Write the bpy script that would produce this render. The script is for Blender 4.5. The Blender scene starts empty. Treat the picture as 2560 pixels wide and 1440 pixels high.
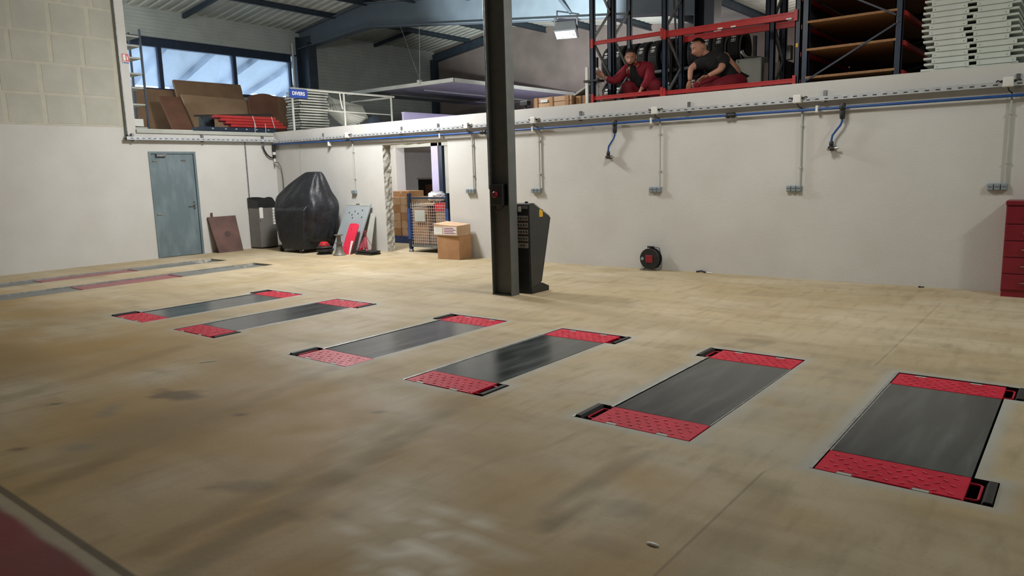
import bpy, bmesh, math, random
import numpy as np
from mathutils import Vector, Matrix, Euler
random.seed(7); np.random.seed(7)
S = bpy.context.scene; COL = S.collection
PI = math.pi
# ---------------------------------------------------------------- camera
F_PX = 1834.46; CAM = Vector((14.441, -9.873, 1.5))
PITCH, ROLL, YAW = math.radians(8.9905), math.radians(-1.5958), math.radians(38.3187)
CR = Matrix.Rotation(YAW, 3, 'Z') @ Matrix.Rotation(PI/2-PITCH, 3, 'X') @ Matrix.Rotation(ROLL, 3, 'Z')
cd = bpy.data.cameras.new('camera'); cam = bpy.data.objects.new('camera', cd); COL.objects.link(cam)
cd.sensor_width = 36; cd.lens = F_PX*36/2560; cd.clip_start = .05; cd.clip_end = 300
cam.matrix_world = Matrix.Translation(CAM) @ CR.to_4x4(); S.camera = cam
def U(px, py, ax, val):                     # photo pixel -> point on the plane  axis = val
    d = CR @ Vector(((px-1280)/F_PX, -(py-720)/F_PX, -1)); return CAM + d*((val-CAM[ax])/d[ax])
# ---------------------------------------------------------------- world, exposure, lamps
S.view_settings.view_transform = 'Standard'; S.view_settings.look = 'None'
S.view_settings.gamma = 1; S.view_settings.use_curve_mapping = False
S.view_settings.exposure = 0.0
w = bpy.data.worlds.new('overcast_sky'); S.world = w; w.use_nodes = True
w.node_tree.nodes['Background'].inputs[0].default_value = (.52, .70, 1, 1)
w.node_tree.nodes['Background'].inputs[1].default_value = 4.6
def lamp(name, loc, power, col, size, tgt=None, kind='AREA', spot=60, sy=None):
    l = bpy.data.lights.new(name, kind); l.energy = power; l.color = col
    if kind == 'AREA':
        l.size = size
        if sy: l.shape = 'RECTANGLE'; l.size_y = sy
    else: l.shadow_soft_size = size
    if kind == 'SPOT': l.spot_size = math.radians(spot); l.spot_blend = .5
    o = bpy.data.objects.new(name, l); COL.objects.link(o); o.location = loc
    if tgt: o.rotation_euler = (Vector(tgt)-Vector(loc)).to_track_quat('-Z', 'Y').to_euler()
    return o
LAMPS = [  # hanging hall luminaires: position, power, colour; last one added unseen to brighten the roof
    ((4.3, -1.8, 4.75), 225, 310, (1, .99, .985)), ((10.8, -2.8, 4.45), 98, 12, (1, .965, .92)),
    ((17.2, -3.0, 4.70), 30, 185, (.94, 1, .96)), ((-2.4, -5.6, 4.9), 60, 260, (.9, .97, 1))]
for (p, e, e2, c) in LAMPS:                  # each: downward glare from the glass, weaker all-round glow
    lamp('hall_lamp_down', (p[0], p[1], p[2]-.36), e, c, .9, (p[0], p[1], 0), sy=.9)
    lamp('hall_lamp_glow', (p[0], p[1], p[2]-.22), e2, c, .20, kind='POINT')
lamp('back_room_light', (3.4, 6.8, 1.3), 200, (.78, .72, 1), .25, kind='POINT')
lamp('back_room_front_fill', (1.5, 1.5, 2.1), 110, (1, .95, .9), .15, kind='POINT')  # unseen warm fill, added to brighten the white wall behind the doorway
lamp('store_fill_light', (.2, 7.6, 2.0), 70, (1, .86, .76), .15, kind='POINT')  # warm fill without a fixture, added to lift the dark back wall
lamp('mezzanine_fill_light', (9.8, 6.4, 4.2), 90, (1, .9, .84), .2, kind='POINT')  # added unseen source that brightens the brown wall
lamp('added_flood_light', (6.72, .43, 2.72), 6000, (.93, 1, 1), .06, (4.7, 3.8, 5.05), kind='SPOT', spot=56)  # spot of the added flood lamp, there to whiten the roof beam
# ---------------------------------------------------------------- helpers
W = {}
def lin(c):
    return tuple(((v/255)/12.92 if v/255 <= .04045 else ((v/255+.055)/1.055)**2.4) for v in c)
def M(name, c, rough=.6, metal=0, c2=None, scale=6., bump=0, bscale=40., stretch=None, spec=.5, bdist=.01, lo=.35, hi=.65, alpha=None, rvar=0):
    m = bpy.data.materials.new(name); m.use_nodes = True; nt = m.node_tree; N = nt.nodes; L = nt.links
    b = N['Principled BSDF']; b.inputs['Roughness'].default_value = rough; b.inputs['Metallic'].default_value = metal
    b.inputs['Specular IOR Level'].default_value = spec
    a = lin(c); c2 = lin(c2) if c2 else tuple(v*.8 for v in a)
    tc = N.new('ShaderNodeTexCoord'); vec = tc.outputs['Object']
    if stretch:
        mp = N.new('ShaderNodeMapping'); mp.inputs['Scale'].default_value = stretch; L.new(vec, mp.inputs['Vector']); vec = mp.outputs[0]
    n = N.new('ShaderNodeTexNoise'); n.inputs['Scale'].default_value = scale; n.inputs['Detail'].default_value = 5; L.new(vec, n.inputs['Vector'])
    r = N.new('ShaderNodeValToRGB'); r.color_ramp.elements[0].position = lo; r.color_ramp.elements[1].position = hi
    r.color_ramp.elements[0].color = (*a, 1); r.color_ramp.elements[1].color = (*c2, 1)
    L.new(n.outputs['Fac'], r.inputs[0]); L.new(r.outputs[0], b.inputs['Base Color'])
    if rvar:
        mr = N.new('ShaderNodeMapRange'); mr.inputs[1].default_value = .3; mr.inputs[2].default_value = .7
        mr.inputs[3].default_value = rough-rvar; mr.inputs[4].default_value = rough+rvar
        L.new(n.outputs['Fac'], mr.inputs[0]); L.new(mr.outputs[0], b.inputs['Roughness'])
    if bump:
        n2 = N.new('ShaderNodeTexNoise'); n2.inputs['Scale'].default_value = bscale; n2.inputs['Detail'].default_value = 3; L.new(vec, n2.inputs['Vector'])
        bp = N.new('ShaderNodeBump'); bp.inputs['Strength'].default_value = bump; bp.inputs['Distance'].default_value = bdist
        L.new(n2.outputs['Fac'], bp.inputs['Height']); L.new(bp.outputs[0], b.inputs['Normal'])
    return m
class G:
    """collects shapes in metres; build() links them as ONE mesh object"""
    def __init__(s): s.v = []; s.f = []
    def add(s, vs, fs):
        k = len(s.v); s.v += [tuple(map(float, p)) for p in vs]; s.f += [tuple(i+k for i in f) for f in fs]; return s
    def box(s, a, b):
        x0, x1 = sorted((a[0], b[0])); y0, y1 = sorted((a[1], b[1])); z0, z1 = sorted((a[2], b[2]))
        return s.add([(x0,y0,z0),(x1,y0,z0),(x1,y1,z0),(x0,y1,z0),(x0,y0,z1),(x1,y0,z1),(x1,y1,z1),(x0,y1,z1)],
                     [(0,3,2,1),(4,5,6,7),(0,1,5,4),(1,2,6,5),(2,3,7,6),(3,0,4,7)])
    def cbox(s, c, d, rot=None):
        g = G().box([-v/2 for v in d], [v/2 for v in d]); m = rot.to_matrix() if rot else Matrix.Identity(3)
        return s.add([m @ Vector(p)+Vector(c) for p in g.v], g.f)
    def bar(s, p, q, wdt, h=None, up=(0,0,1)):      # rectangular bar from p to q
        p = Vector(p); q = Vector(q); h = h or wdt; d = (q-p).normalized(); u = Vector(up)
        if abs(d.dot(u)) > .98: u = Vector((1,0,0))
        a = d.cross(u).normalized()*wdt/2; b = a.cross(d).normalized()*h/2
        vs = [p-a-b, p+a-b, p+a+b, p-a+b, q-a-b, q+a-b, q+a+b, q-a+b]
        return s.add(vs, [(0,1,2,3)[::-1],(4,5,6,7),(0,1,5,4),(1,2,6,5),(2,3,7,6),(3,0,4,7)])
    def tube(s, pts, r, n=10, cap=True):
        pts = [Vector(p) for p in pts]; rs = r if isinstance(r, (list, tuple)) else [r]*len(pts); rings = []
        u = None
        for i, p in enumerate(pts):
            d = (pts[min(i+1, len(pts)-1)]-pts[max(i-1, 0)]).normalized()
            if u is None:
                u = d.cross(Vector((0,0,1)));
                if u.length < .05: u = d.cross(Vector((1,0,0)))
            u = (u-d*u.dot(d)).normalized(); v = d.cross(u)
            rings.append([p+(u*math.cos(2*PI*k/n)+v*math.sin(2*PI*k/n))*rs[i] for k in range(n)])
        vs = [q for rg in rings for q in rg]; fs = []
        for i in range(len(pts)-1):
            for k in range(n): fs.append((i*n+k, i*n+(k+1) % n, (i+1)*n+(k+1) % n, (i+1)*n+k))
        if cap: fs.append(tuple(range(n))[::-1]); fs.append(tuple((len(pts)-1)*n+k for k in range(n)))
        return s.add(vs, fs)
    def prism(s, poly, ax, a, b):                    # polygon in the two other axes, extruded along ax from a to b
        def P(u, v, t): r = [u, v]; r.insert(ax, t); return tuple(r)
        n = len(poly); vs = [P(u, v, a) for u, v in poly]+[P(u, v, b) for u, v in poly]
        fs = [tuple(range(n))[::-1], tuple(range(n, 2*n))]+[(i, (i+1) % n, n+(i+1) % n, n+i) for i in range(n)]
        return s.add(vs, fs)
    def lathe(s, prof, c=(0,0,0), axis=2, n=24):     # profile (r, h) about an axis
        vs = []; fs = []; m = len(prof)
        for k in range(n):
            ca, sa = math.cos(2*PI*k/n), math.sin(2*PI*k/n)
            for r, h in prof:
                q = [r*ca, r*sa]; q.insert(axis, h); vs.append((q[0]+c[0], q[1]+c[1], q[2]+c[2]))
        for k in range(n):
            for i in range(m-1): fs.append((k*m+i, ((k+1) % n)*m+i, ((k+1) % n)*m+i+1, k*m+i+1))
        if prof[0][0] > 1e-5: fs.append(tuple(k*m for k in range(n))[::-1])
        if prof[-1][0] > 1e-5: fs.append(tuple(k*m+m-1 for k in range(n)))
        return s.add(vs, fs)
    def ball(s, c, r, n=12, m=8):
        rr = (r, r, r) if not isinstance(r, (tuple, list)) else r
        vs = []; fs = []
        for i in range(m+1):
            t = PI*i/m
            for k in range(n): vs.append((c[0]+rr[0]*math.sin(t)*math.cos(2*PI*k/n), c[1]+rr[1]*math.sin(t)*math.sin(2*PI*k/n), c[2]+rr[2]*math.cos(t)))
        for i in range(m):
            for k in range(n): fs.append((i*n+k, (i+1)*n+k, (i+1)*n+(k+1) % n, i*n+(k+1) % n))
        return s.add(vs, fs)
    def loft(s, rings, cap=True):
        n = len(rings[0]); vs = [p for r in rings for p in r]; fs = []
        for i in range(len(rings)-1):
            for k in range(n): fs.append((i*n+k, i*n+(k+1) % n, (i+1)*n+(k+1) % n, (i+1)*n+k))
        if cap: fs.append(tuple(range(n))[::-1]); fs.append(tuple((len(rings)-1)*n+k for k in range(n)))
        return s.add(vs, fs)
    def xf(s, mat):
        s.v = [tuple(mat @ Vector(p)) for p in s.v]; return s
    def build(s, name, mat, parent=None, bevel=0, smooth=False, label=None, cat=None, group=None, kind=None, seg=2):
        me = bpy.data.meshes.new(name); vs = np.array(s.v, float)
        if parent is not None: off = np.array(W[parent])
        else: off = np.array([(vs[:,0].min()+vs[:,0].max())/2, (vs[:,1].min()+vs[:,1].max())/2, vs[:,2].min()])
        if kind == 'structure' and parent is None: off = np.zeros(3)
        me.from_pydata((vs-off).tolist(), [], s.f)
        bm = bmesh.new(); bm.from_mesh(me); bmesh.ops.remove_doubles(bm, verts=bm.verts, dist=1e-6)
        bmesh.ops.delete(bm, geom=[v for v in bm.verts if not v.link_faces], context='VERTS'); bmesh.ops.recalc_face_normals(bm, faces=bm.faces); bm.to_mesh(me); bm.free()
        me.materials.append(mat)
        o = bpy.data.objects.new(name, me); COL.objects.link(o)
        if parent is not None: o.parent = parent; W[o] = W[parent]
        else: o.location = off; W[o] = tuple(off)
        if smooth: me.polygons.foreach_set('use_smooth', [True]*len(me.polygons)); me.set_sharp_from_angle(angle=math.radians(38))
        if bevel:
            md = o.modifiers.new('bevel', 'BEVEL'); md.width = bevel; md.segments = seg; md.limit_method = 'ANGLE'; md.angle_limit = math.radians(40)
        return tag(o, label, cat, group, kind)
def tag(o, label=None, cat=None, group=None, kind=None):
    if label: o['label'] = label
    if cat: o['category'] = cat
    if group: o['group'] = group
    if kind: o['kind'] = kind
    return o
def thing(name, label, cat, loc=(0,0,0), rotz=0, group=None, local=False, kind=None):
    o = bpy.data.objects.new(name, None); COL.objects.link(o); o.empty_display_size = .1
    o.location = loc; o.rotation_euler = (0, 0, rotz); W[o] = (0,0,0) if local else tuple(loc)
    return tag(o, label, cat, group, kind)
def dup(root, loc, rotz=None, label=None, group=None):
    r = root.copy(); COL.objects.link(r); r.location = loc; W[r] = W[root]
    if rotz is not None: r.rotation_euler = (0, 0, rotz)
    if label: r['label'] = label
    if group: r['group'] = group
    for ch in list(root.children):
        c = ch.copy(); COL.objects.link(c); c.parent = r
        for g in list(ch.children):
            d = g.copy(); COL.objects.link(d); d.parent = c
    return r
def text(body, size, loc, rot, mat, parent, name='lettering', bold=0.0):
    cu = bpy.data.curves.new(name, 'FONT'); cu.body = body; cu.size = size; cu.align_x = 'CENTER'; cu.align_y = 'CENTER'; cu.extrude = .001; cu.offset = bold
    t = bpy.data.objects.new(name, cu); COL.objects.link(t)
    dg = bpy.context.evaluated_depsgraph_get(); me = bpy.data.meshes.new_from_object(t.evaluated_get(dg)); bpy.data.objects.remove(t)
    me.name = name; me.materials.clear(); me.materials.append(mat)
    me.transform(Matrix.Translation(Vector(loc)-Vector(W[parent])) @ rot.to_matrix().to_4x4())
    o = bpy.data.objects.new(name, me); COL.objects.link(o); o.parent = parent; W[o] = W[parent]; return o
# ---------------------------------------------------------------- materials
m_wall = M('painted_render', (204,203,199), .75, c2=(197,195,190), scale=1.2, bump=.25, bscale=55)
m_block = M('block_face', (184,183,172), .9, c2=(176,175,164), scale=2.5, bump=.5, bscale=90)
m_mortar = M('mortar_smear', (192,189,174), .9, c2=(184,182,168), scale=5, bump=.4, bscale=70)
m_raw = M('broken_blockwork', (150,148,140), .95, c2=(196,192,182), scale=14, bump=1.0, bscale=30)
m_clad = M('cladding_panel', (178,184,178), .6, c2=(166,172,168), scale=2)
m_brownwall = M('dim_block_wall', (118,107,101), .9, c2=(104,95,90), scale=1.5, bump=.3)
m_deck = M('roof_deck_sheet', (182,184,174), .55, c2=(160,162,154), scale=1.0)
m_steel = M('dark_blue_grey_steel', (44,56,66), .5, c2=(36,46,56), scale=5)
m_beam = M('pale_beam_paint', (78,88,96), .55, c2=(72,82,90), scale=3)
m_col = M('column_paint', (84,88,88), .42, c2=(94,95,91), scale=7, bump=.1)
m_pitm = M('pit_steel', (40,40,40), .6, c2=(26,26,26), scale=8)
m_lip = M('galvanised_lip', (190,192,190), .4, .6, c2=(160,162,160), scale=12)
m_red = M('red_lift_paint', (208,30,62), .45, c2=(192,26,52), scale=6, rvar=.05, spec=.2)
m_rubdeck = M('scuffed_lift_deck', (46,51,52), .2, c2=(88,94,94), scale=2.4, stretch=(4,.5,1), rvar=.02, lo=.45, hi=.85)
m_black = M('black_plastic', (24,25,27), .45, c2=(32,33,35), scale=10)
m_rubber = M('black_rubber', (26,26,26), .6, c2=(36,36,34), scale=14)
m_white = M('white_plastic', (222,222,216), .45, c2=(212,212,206), scale=6)
m_tray = M('bright_zinc_tray', (196,200,202), .4, .25, c2=(176,180,184), scale=14)
m_galv = M('galvanised_steel', (150,154,156), .38, .75, c2=(122,126,130), scale=18)
m_grey = M('grey_socket_plastic', (140,150,156), .45, c2=(126,136,142), scale=9)
m_blue = M('blue_air_pipe', (36,82,148), .4, c2=(30,70,132), scale=6)
m_chrome = M('chrome', (200,200,200), .2, 1, c2=(180,180,180))
m_door = M('scuffed_grey_door', (100,116,122), .5, c2=(122,138,144), scale=2.4, stretch=(1,2.2,.8), lo=.45, hi=.75)
m_carton = M('cardboard', (176,134,96), .85, c2=(160,120,84), scale=4)
m_carton2 = M('pale_cardboard', (196,166,136), .85, c2=(182,150,120), scale=4)
m_cartond = M('brown_cardboard', (142,112,86), .88, c2=(124,98,76), scale=2)
m_cartonr = M('reddish_hardboard', (126,88,68), .8, c2=(112,76,60), scale=3)
m_wood = M('rusty_board', (108,80,72), .75, c2=(86,64,60), scale=3.2, bump=.2)
m_tarp = M('black_cover_fabric', (28,30,36), .52, c2=(20,22,27), scale=3, bump=1, bscale=4, bdist=.05)
m_navy = M('navy_rack_paint', (26,44,66), .45, c2=(20,36,56), scale=8)
m_rackred = M('red_rack_beam', (176,40,40), .45, c2=(160,34,34), scale=6)
m_pale = M('pale_grey_shelf_paint', (176,178,170), .55, c2=(164,166,158), scale=3)
m_palew = M('off_white_tray_paint', (206,212,204), .5, c2=(194,200,192), scale=3)
m_chip = M('chipboard', (158,118,78), .8, c2=(138,100,64), scale=30)
m_canopy = M('dull_canopy_sheet', (128,128,142), .6, c2=(116,116,130), scale=2)
m_rib = M('canopy_rib_paint', (110,120,130), .6)
m_cartont = M('tan_cardboard', (172,142,112), .85, c2=(156,128,100), scale=2)
m_lilac_lit = M('pale_lilac_lit_paint', (192,188,222), .6, c2=(182,178,214), scale=2)  # pale paint with the back room's lilac light mixed into its colour
m_paper = M('paper_label', (226,226,222), .6, c2=(216,216,212), scale=8)
m_yellow = M('yellow_sticker', (226,176,40), .6)
m_redp = M('red_plastic', (196,30,40), .45, c2=(180,24,34), scale=6)
m_maroon = M('maroon_enamel', (128,24,40), .38, c2=(116,20,36), scale=4)
m_tyre = M('tyre_rubber', (26,26,27), .7, c2=(34,34,35), scale=20, bump=.3)
m_signblue = M('sign_blue', (34,66,150), .5, c2=(32,62,142))
m_bag = M('white_plastic_film', (214,214,218), .35, c2=(196,196,206), scale=6, bump=.8, bscale=14)
m_skin = M('skin', (188,136,112), .55, c2=(176,124,102), scale=12)
m_hair = M('dark_hair', (34,28,26), .7, c2=(28,22,20), scale=40, bump=.5)
m_jacket = M('crimson_work_jacket', (140,22,42), .75, c2=(122,18,36), scale=4, bump=.6, bscale=12)
m_trouser = M('red_work_trousers', (126,24,38), .78, c2=(110,20,32), scale=4, bump=.6, bscale=12)
m_blackcloth = M('black_cotton', (26,26,28), .85, c2=(20,20,22), scale=5, bump=.6, bscale=12)
m_palblue = M('blue_pallet_paint', (48,74,130), .6, c2=(40,64,116), scale=6)
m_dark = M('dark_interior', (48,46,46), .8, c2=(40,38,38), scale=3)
def glass_mat():
    m = bpy.data.materials.new('dusty_window_glass'); m.use_nodes = True; nt = m.node_tree; N = nt.nodes; L = nt.links
    N.remove(N['Principled BSDF']); out = N['Material Output']
    tr = N.new('ShaderNodeBsdfTransparent'); tr.inputs[0].default_value = (.92, .96, 1, 1)
    tl = N.new('ShaderNodeBsdfTranslucent'); tl.inputs[0].default_value = (.9, .94, 1, 1)
    tc = N.new('ShaderNodeTexCoord'); n = N.new('ShaderNodeTexNoise'); n.inputs['Scale'].default_value = 1.0; n.inputs['Detail'].default_value = 2.5; n.inputs['Distortion'].default_value = .2
    L.new(tc.outputs['Object'], n.inputs['Vector'])
    mr = N.new('ShaderNodeMapRange'); mr.inputs[1].default_value = .35; mr.inputs[2].default_value = .75; mr.inputs[3].default_value = .06; mr.inputs[4].default_value = .5
    L.new(n.outputs['Fac'], mr.inputs[0]); mx = N.new('ShaderNodeMixShader'); L.new(mr.outputs[0], mx.inputs[0])
    L.new(tr.outputs[0], mx.inputs[1]); L.new(tl.outputs[0], mx.inputs[2]); L.new(mx.outputs[0], out.inputs[0]); return m
m_glass = glass_mat()
def floor_mat():
    m = bpy.data.materials.new('polished_concrete'); m.use_nodes = True; nt = m.node_tree; N = nt.nodes; L = nt.links; b = N['Principled BSDF']
    tc = N.new('ShaderNodeTexCoord'); O = tc.outputs['Object']
    def noise(sc, det=5, st=None, dist=0):
        v = O
        if st:
            mp = N.new('ShaderNodeMapping'); mp.inputs['Scale'].default_value = st; L.new(O, mp.inputs[0]); v = mp.outputs[0]
        n = N.new('ShaderNodeTexNoise'); n.inputs['Scale'].default_value = sc; n.inputs['Detail'].default_value = det; n.inputs['Distortion'].default_value = dist; L.new(v, n.inputs['Vector']); return n.outputs['Fac']
    def ramp(f, lo, hi):
        r = N.new('ShaderNodeMapRange'); r.inputs[1].default_value = lo; r.inputs[2].default_value = hi; L.new(f, r.inputs[0]); return r.outputs[0]
    def mix(f, a, c, k=1):
        x = N.new('ShaderNodeMix'); x.data_type = 'RGBA'
        if k != 1:
            mu = N.new('ShaderNodeMath'); mu.operation = 'MULTIPLY'; mu.inputs[1].default_value = k; L.new(f, mu.inputs[0]); f = mu.outputs[0]
        L.new(f, x.inputs[0])
        for i, q in ((6, a), (7, c)):
            if isinstance(q, tuple): x.inputs[i].default_value = (*lin(q), 1)
            else: L.new(q, x.inputs[i])
        return x.outputs[2]
    def attr(n):
        a = N.new('ShaderNodeAttribute'); a.attribute_name = n; return a.outputs['Fac']
    c = mix(ramp(noise(.55, 6, None, .6), .36, .64), (190,176,150), (174,157,124))
    c = mix(ramp(noise(2.0, 7, (.5, 1.6, 1), .8), .45, .75), c, (140,126,98), .55)
    c = mix(ramp(noise(9, 5, (1.5, .35, 1)), .5, .8), c, (128,116,94), .35)
    c = mix(ramp(noise(1.1, 6, None, 1.5), .55, .8), c, (196,186,166), .5)
    c = mix(ramp(noise(60, 2), .62, .75), c, (110,100,84), .3)
    c = mix(ramp(noise(.8, 6, (1, 1.3, 1), .4), .45, .7), c, (160,136,92), .28)
    c = mix(ramp(noise(3.5, 6, (2.2, .5, 1), .3), .55, .8), c, (120,104,76), .45)
    c = mix(attr('grout'), c, (170,174,172), .7)
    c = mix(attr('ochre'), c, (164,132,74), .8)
    c = mix(attr('stain'), c, (74,60,44), .75)
    c = mix(attr('track'), c, (104,88,54), .8)
    c = mix(attr('pale'), c, (210,202,184), .9)
    c = mix(attr('bluegrey'), c, (104,110,108), .6)
    c = mix(attr('joint'), c, (56,52,44), .85)
    redn = mix(ramp(noise(1.4, 6), .35, .7), (122,52,52), (98,58,54))
    c = mix(attr('red'), c, redn)
    c = mix(attr('stripe'), c, (150,146,132), .9)
    L.new(c, b.inputs['Base Color'])
    rr = N.new('ShaderNodeMapRange'); rr.inputs[1].default_value = .3; rr.inputs[2].default_value = .7; rr.inputs[3].default_value = .55; rr.inputs[4].default_value = .75; b.inputs['Specular IOR Level'].default_value = .35
    L.new(noise(1.7, 5), rr.inputs[0]); L.new(rr.outputs[0], b.inputs['Roughness'])
    bp = N.new('ShaderNodeBump'); bp.inputs['Strength'].default_value = .08; bp.inputs['Distance'].default_value = .01
    L.new(noise(30, 4), bp.inputs['Height']); L.new(bp.outputs[0], b.inputs['Normal']); return m
m_floor = floor_mat()
# ================================================================= SETTING
# ---- floor with recessed pits
YC, HL, HW, FL, PK = -5.20, 1.03, .32, .295, .115      # lift centre y, half length, half width, flap length, pocket width
LIFTS = [(6.13, -1), (7.46, 1), (9.52, -1), (10.85, 1), (12.46, -1), (13.77, 1)]
RUNS = [(1.12, 1.70), (2.56, 3.18)]
g_ = .012
holes = []      # x0,x1,y0,y1,depth,group
for i, (cx, s) in enumerate(LIFTS):
    holes.append((cx-HW-.004, cx+HW+g_, YC-HL-g_, YC+HL+g_, .17, i))
    xa, xb = (cx+HW+g_, cx+HW+PK) if s > 0 else (cx-HW-PK, cx-HW-.004)
    for y0, y1 in ((YC-HL-g_, YC-HL+FL), (YC+HL-FL, YC+HL+g_)): holes.append((xa, xb, y0, y1, .17, i))
for j, (xa, xb) in enumerate(RUNS):
    holes.append((xa, xb, -13.0, -2.78, .05, 6+j)); holes.append((xa, xb, -2.78, -2.38, .14, 6+j))
def grid_lines(lo, hi, step, keys):
    v = list(np.arange(lo, hi+1e-6, step)); keys = [k for k in keys if lo < k < hi]
    v = [q for q in v if all(abs(q-k) > step*.2 for k in keys)]+keys
    return np.array(sorted(set(round(q, 5) for q in v)))
XS = grid_lines(-4.0, 20.0, .06, sorted(set([round(h, 5) for q in holes for h in q[:2]]+[13.255,13.265,13.275])))
YS = grid_lines(-14.0, 9.6, .06, sorted(set([round(h, 5) for q in holes for h in q[2:4]]+[-8.72,-8.733,-8.757,-8.77,-8.785,-8.80,-8.815,-8.83,-8.845,-2.89,-2.88,-2.87])))
nx, ny = len(XS), len(YS)
xc = (XS[:-1]+XS[1:])/2; yc_ = (YS[:-1]+YS[1:])/2
CXg, CYg = np.meshgrid(xc, yc_, indexing='ij'); cell = np.full(CXg.shape, -1)
for k, (a, b, c, d, dep, gi) in enumerate(holes): cell[(CXg > a) & (CXg < b) & (CYg > c) & (CYg < d)] = k
VX, VY = np.meshgrid(XS, YS, indexing='ij')
idx = np.arange(nx*ny).reshape(nx, ny); ii, jj = np.where(cell < 0)
quads = np.stack([idx[ii, jj], idx[ii+1, jj], idx[ii+1, jj+1], idx[ii, jj+1]], 1)
me = bpy.data.meshes.new('floor'); me.from_pydata(np.stack([VX.ravel(), VY.ravel(), np.zeros(nx*ny)], 1).tolist(), [], quads.tolist())
px_, py_ = VX.ravel(), VY.ravel()
def vnoise(x, y, f, seed):                     # cheap smooth value noise
    r = np.random.RandomState(seed); t = r.rand(64, 64); x = x*f; y = y*f; xi = np.floor(x).astype(int); yi = np.floor(y).astype(int); fx = x-xi; fy = y-yi
    fx = fx*fx*(3-2*fx); fy = fy*fy*(3-2*fy); q = lambda a, b: t[a % 64, b % 64]
    return (q(xi, yi)*(1-fx)+q(xi+1, yi)*fx)*(1-fy)+(q(xi, yi+1)*(1-fx)+q(xi+1, yi+1)*fx)*fy
ns = vnoise(px_, py_, 3, 1)*.5+vnoise(px_, py_, 9, 2)*.5
def sm(v, a, b): t = np.clip((v-a)/(b-a), 0, 1); return t*t*(3-2*t)
gr = np.zeros_like(px_)
for (a, b, c, d, dep, gi) in holes:
    if gi > 5: continue
    dx = np.maximum(np.maximum(a-px_, px_-b), 0); dy = np.maximum(np.maximum(c-py_, py_-d), 0); ds = np.hypot(dx, dy)
    wd = .05 if gi > 3 else .045
    gr = np.maximum(gr, (1-sm(ds, wd*.7, wd+.08*ns))*(1 if gi > 3 else .85))
strip = (1-sm(np.abs(px_-13.11), .28, .42))*(1-sm(np.abs(py_-YC), .9, 1.25)); gr = np.maximum(gr, strip*.35*ns*1.4)
def seg(ax, ay, bx, by, w_, soft):
    t = np.clip(((px_-ax)*(bx-ax)+(py_-ay)*(by-ay))/((bx-ax)**2+(by-ay)**2), 0, 1)
    return 1-sm(np.hypot(px_-ax-t*(bx-ax), py_-ay-t*(by-ay)), w_, w_+soft)
def blob(x, y, rx, ry, ang=0, soft=.5):
    c, s = math.cos(ang), math.sin(ang); u = ((px_-x)*c+(py_-y)*s)/rx; v = (-(px_-x)*s+(py_-y)*c)/ry
    return 1-sm(np.hypot(u, v)+(ns-.5)*1.1, 1-soft, 1)
stain = np.maximum.reduce([blob(9.42, -7.40, .20, .13, .2, .25)*.9, blob(9.25, -7.42, .12, .07)*.6, blob(9.29, -8.04, .05, .03), blob(10.2, -7.39, .055, .035), blob(10.93, -6.87, .05, .03),
     blob(8.9, -8.0, .04, .03), blob(9.7, -8.5, .05, .03), blob(11.25, -8.02, .20, .08, .6)*.55, blob(11.73, -8.06, .16, .09, .4)*.5, blob(11.9, -7.95, .14, .07)*.45, blob(12.27, -3.76, .16, .10, 0)*.35, blob(12.15, -4.01, .16, .09)*.3, blob(13.93, -3.83, .15, .1)*.35, blob(12.9, -7.15, .12, .08)*.35, blob(13.0, -7.5, .15, .07)*.3])
tr1 = np.maximum.reduce([seg(9.79, -6.32, 10.4, -8.66, .05, .06)*.5, seg(9.62, -6.32, 10.1, -8.66, .03, .06)*.35, seg(11.2, -6.2, 11.75, -8.6, .06, .06)*.55, seg(11.05, -6.3, 11.5, -8.6, .04, .05)*.4,
     seg(12.58, -6.5, 12.66, -7.5, .012, .03)*.8, seg(12.66, -6.5, 12.74, -7.5, .012, .03)*.8, seg(13.35, -6.6, 13.5, -9, .06, .1)*.35, seg(8.0, -6.6, 8.6, -8.6, .05, .08)*.4])*(.45+.9*ns)
track = np.clip(np.maximum(tr1, sm(vnoise(px_, py_, .9, 9), .55, .95)*.5*(py_ < -6)), 0, 1)
pale = np.clip(np.maximum(blob(12.3, -7.85, .55, .32, .3, .9), blob(12.45, -8.1, .3, .2, .2, .9))*sm(vnoise(px_*1.6, py_*3.2, 5, 4), .35, .7)*1.2, 0, 1)
bg = np.maximum(blob(9.37, -7.85, .22, .10, -.6, .8)*.8, blob(9.95, -8.25, .16, .09, .4, .8)*.7)
jt = np.maximum.reduce([(1-sm(np.abs(py_+8.745), .012, .025))*.9, (1-sm(np.abs(px_-13.265), .0, .010))*.5*(py_ < -6.4), (1-sm(np.abs(px_-13.265), .0, .010))*.4*(py_ > -4.1)*(py_ < -1), (1-sm(np.abs(py_+2.88), .0, .010))*.35*(px_ > 9.3)])
red = sm(-py_+(ns-.5)*.03, 8.80, 8.83); stripe = sm(-py_, 8.757, 8.77)*(1-sm(-py_+(ns-.5)*.05, 8.80, 8.85))*.7
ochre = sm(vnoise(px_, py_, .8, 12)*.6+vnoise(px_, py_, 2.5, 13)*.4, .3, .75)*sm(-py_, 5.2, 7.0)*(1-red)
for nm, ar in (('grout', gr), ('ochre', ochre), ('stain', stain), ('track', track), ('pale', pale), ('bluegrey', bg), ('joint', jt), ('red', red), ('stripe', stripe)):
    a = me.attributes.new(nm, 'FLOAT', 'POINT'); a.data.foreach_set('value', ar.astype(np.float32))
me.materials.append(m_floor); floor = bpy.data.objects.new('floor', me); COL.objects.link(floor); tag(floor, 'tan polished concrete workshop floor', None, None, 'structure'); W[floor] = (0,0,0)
def depth_at(i, j): return 0 if i < 0 or j < 0 or i >= nx-1 or j >= ny-1 or cell[i, j] < 0 else holes[cell[i, j]][4]
pits = {}
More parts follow.
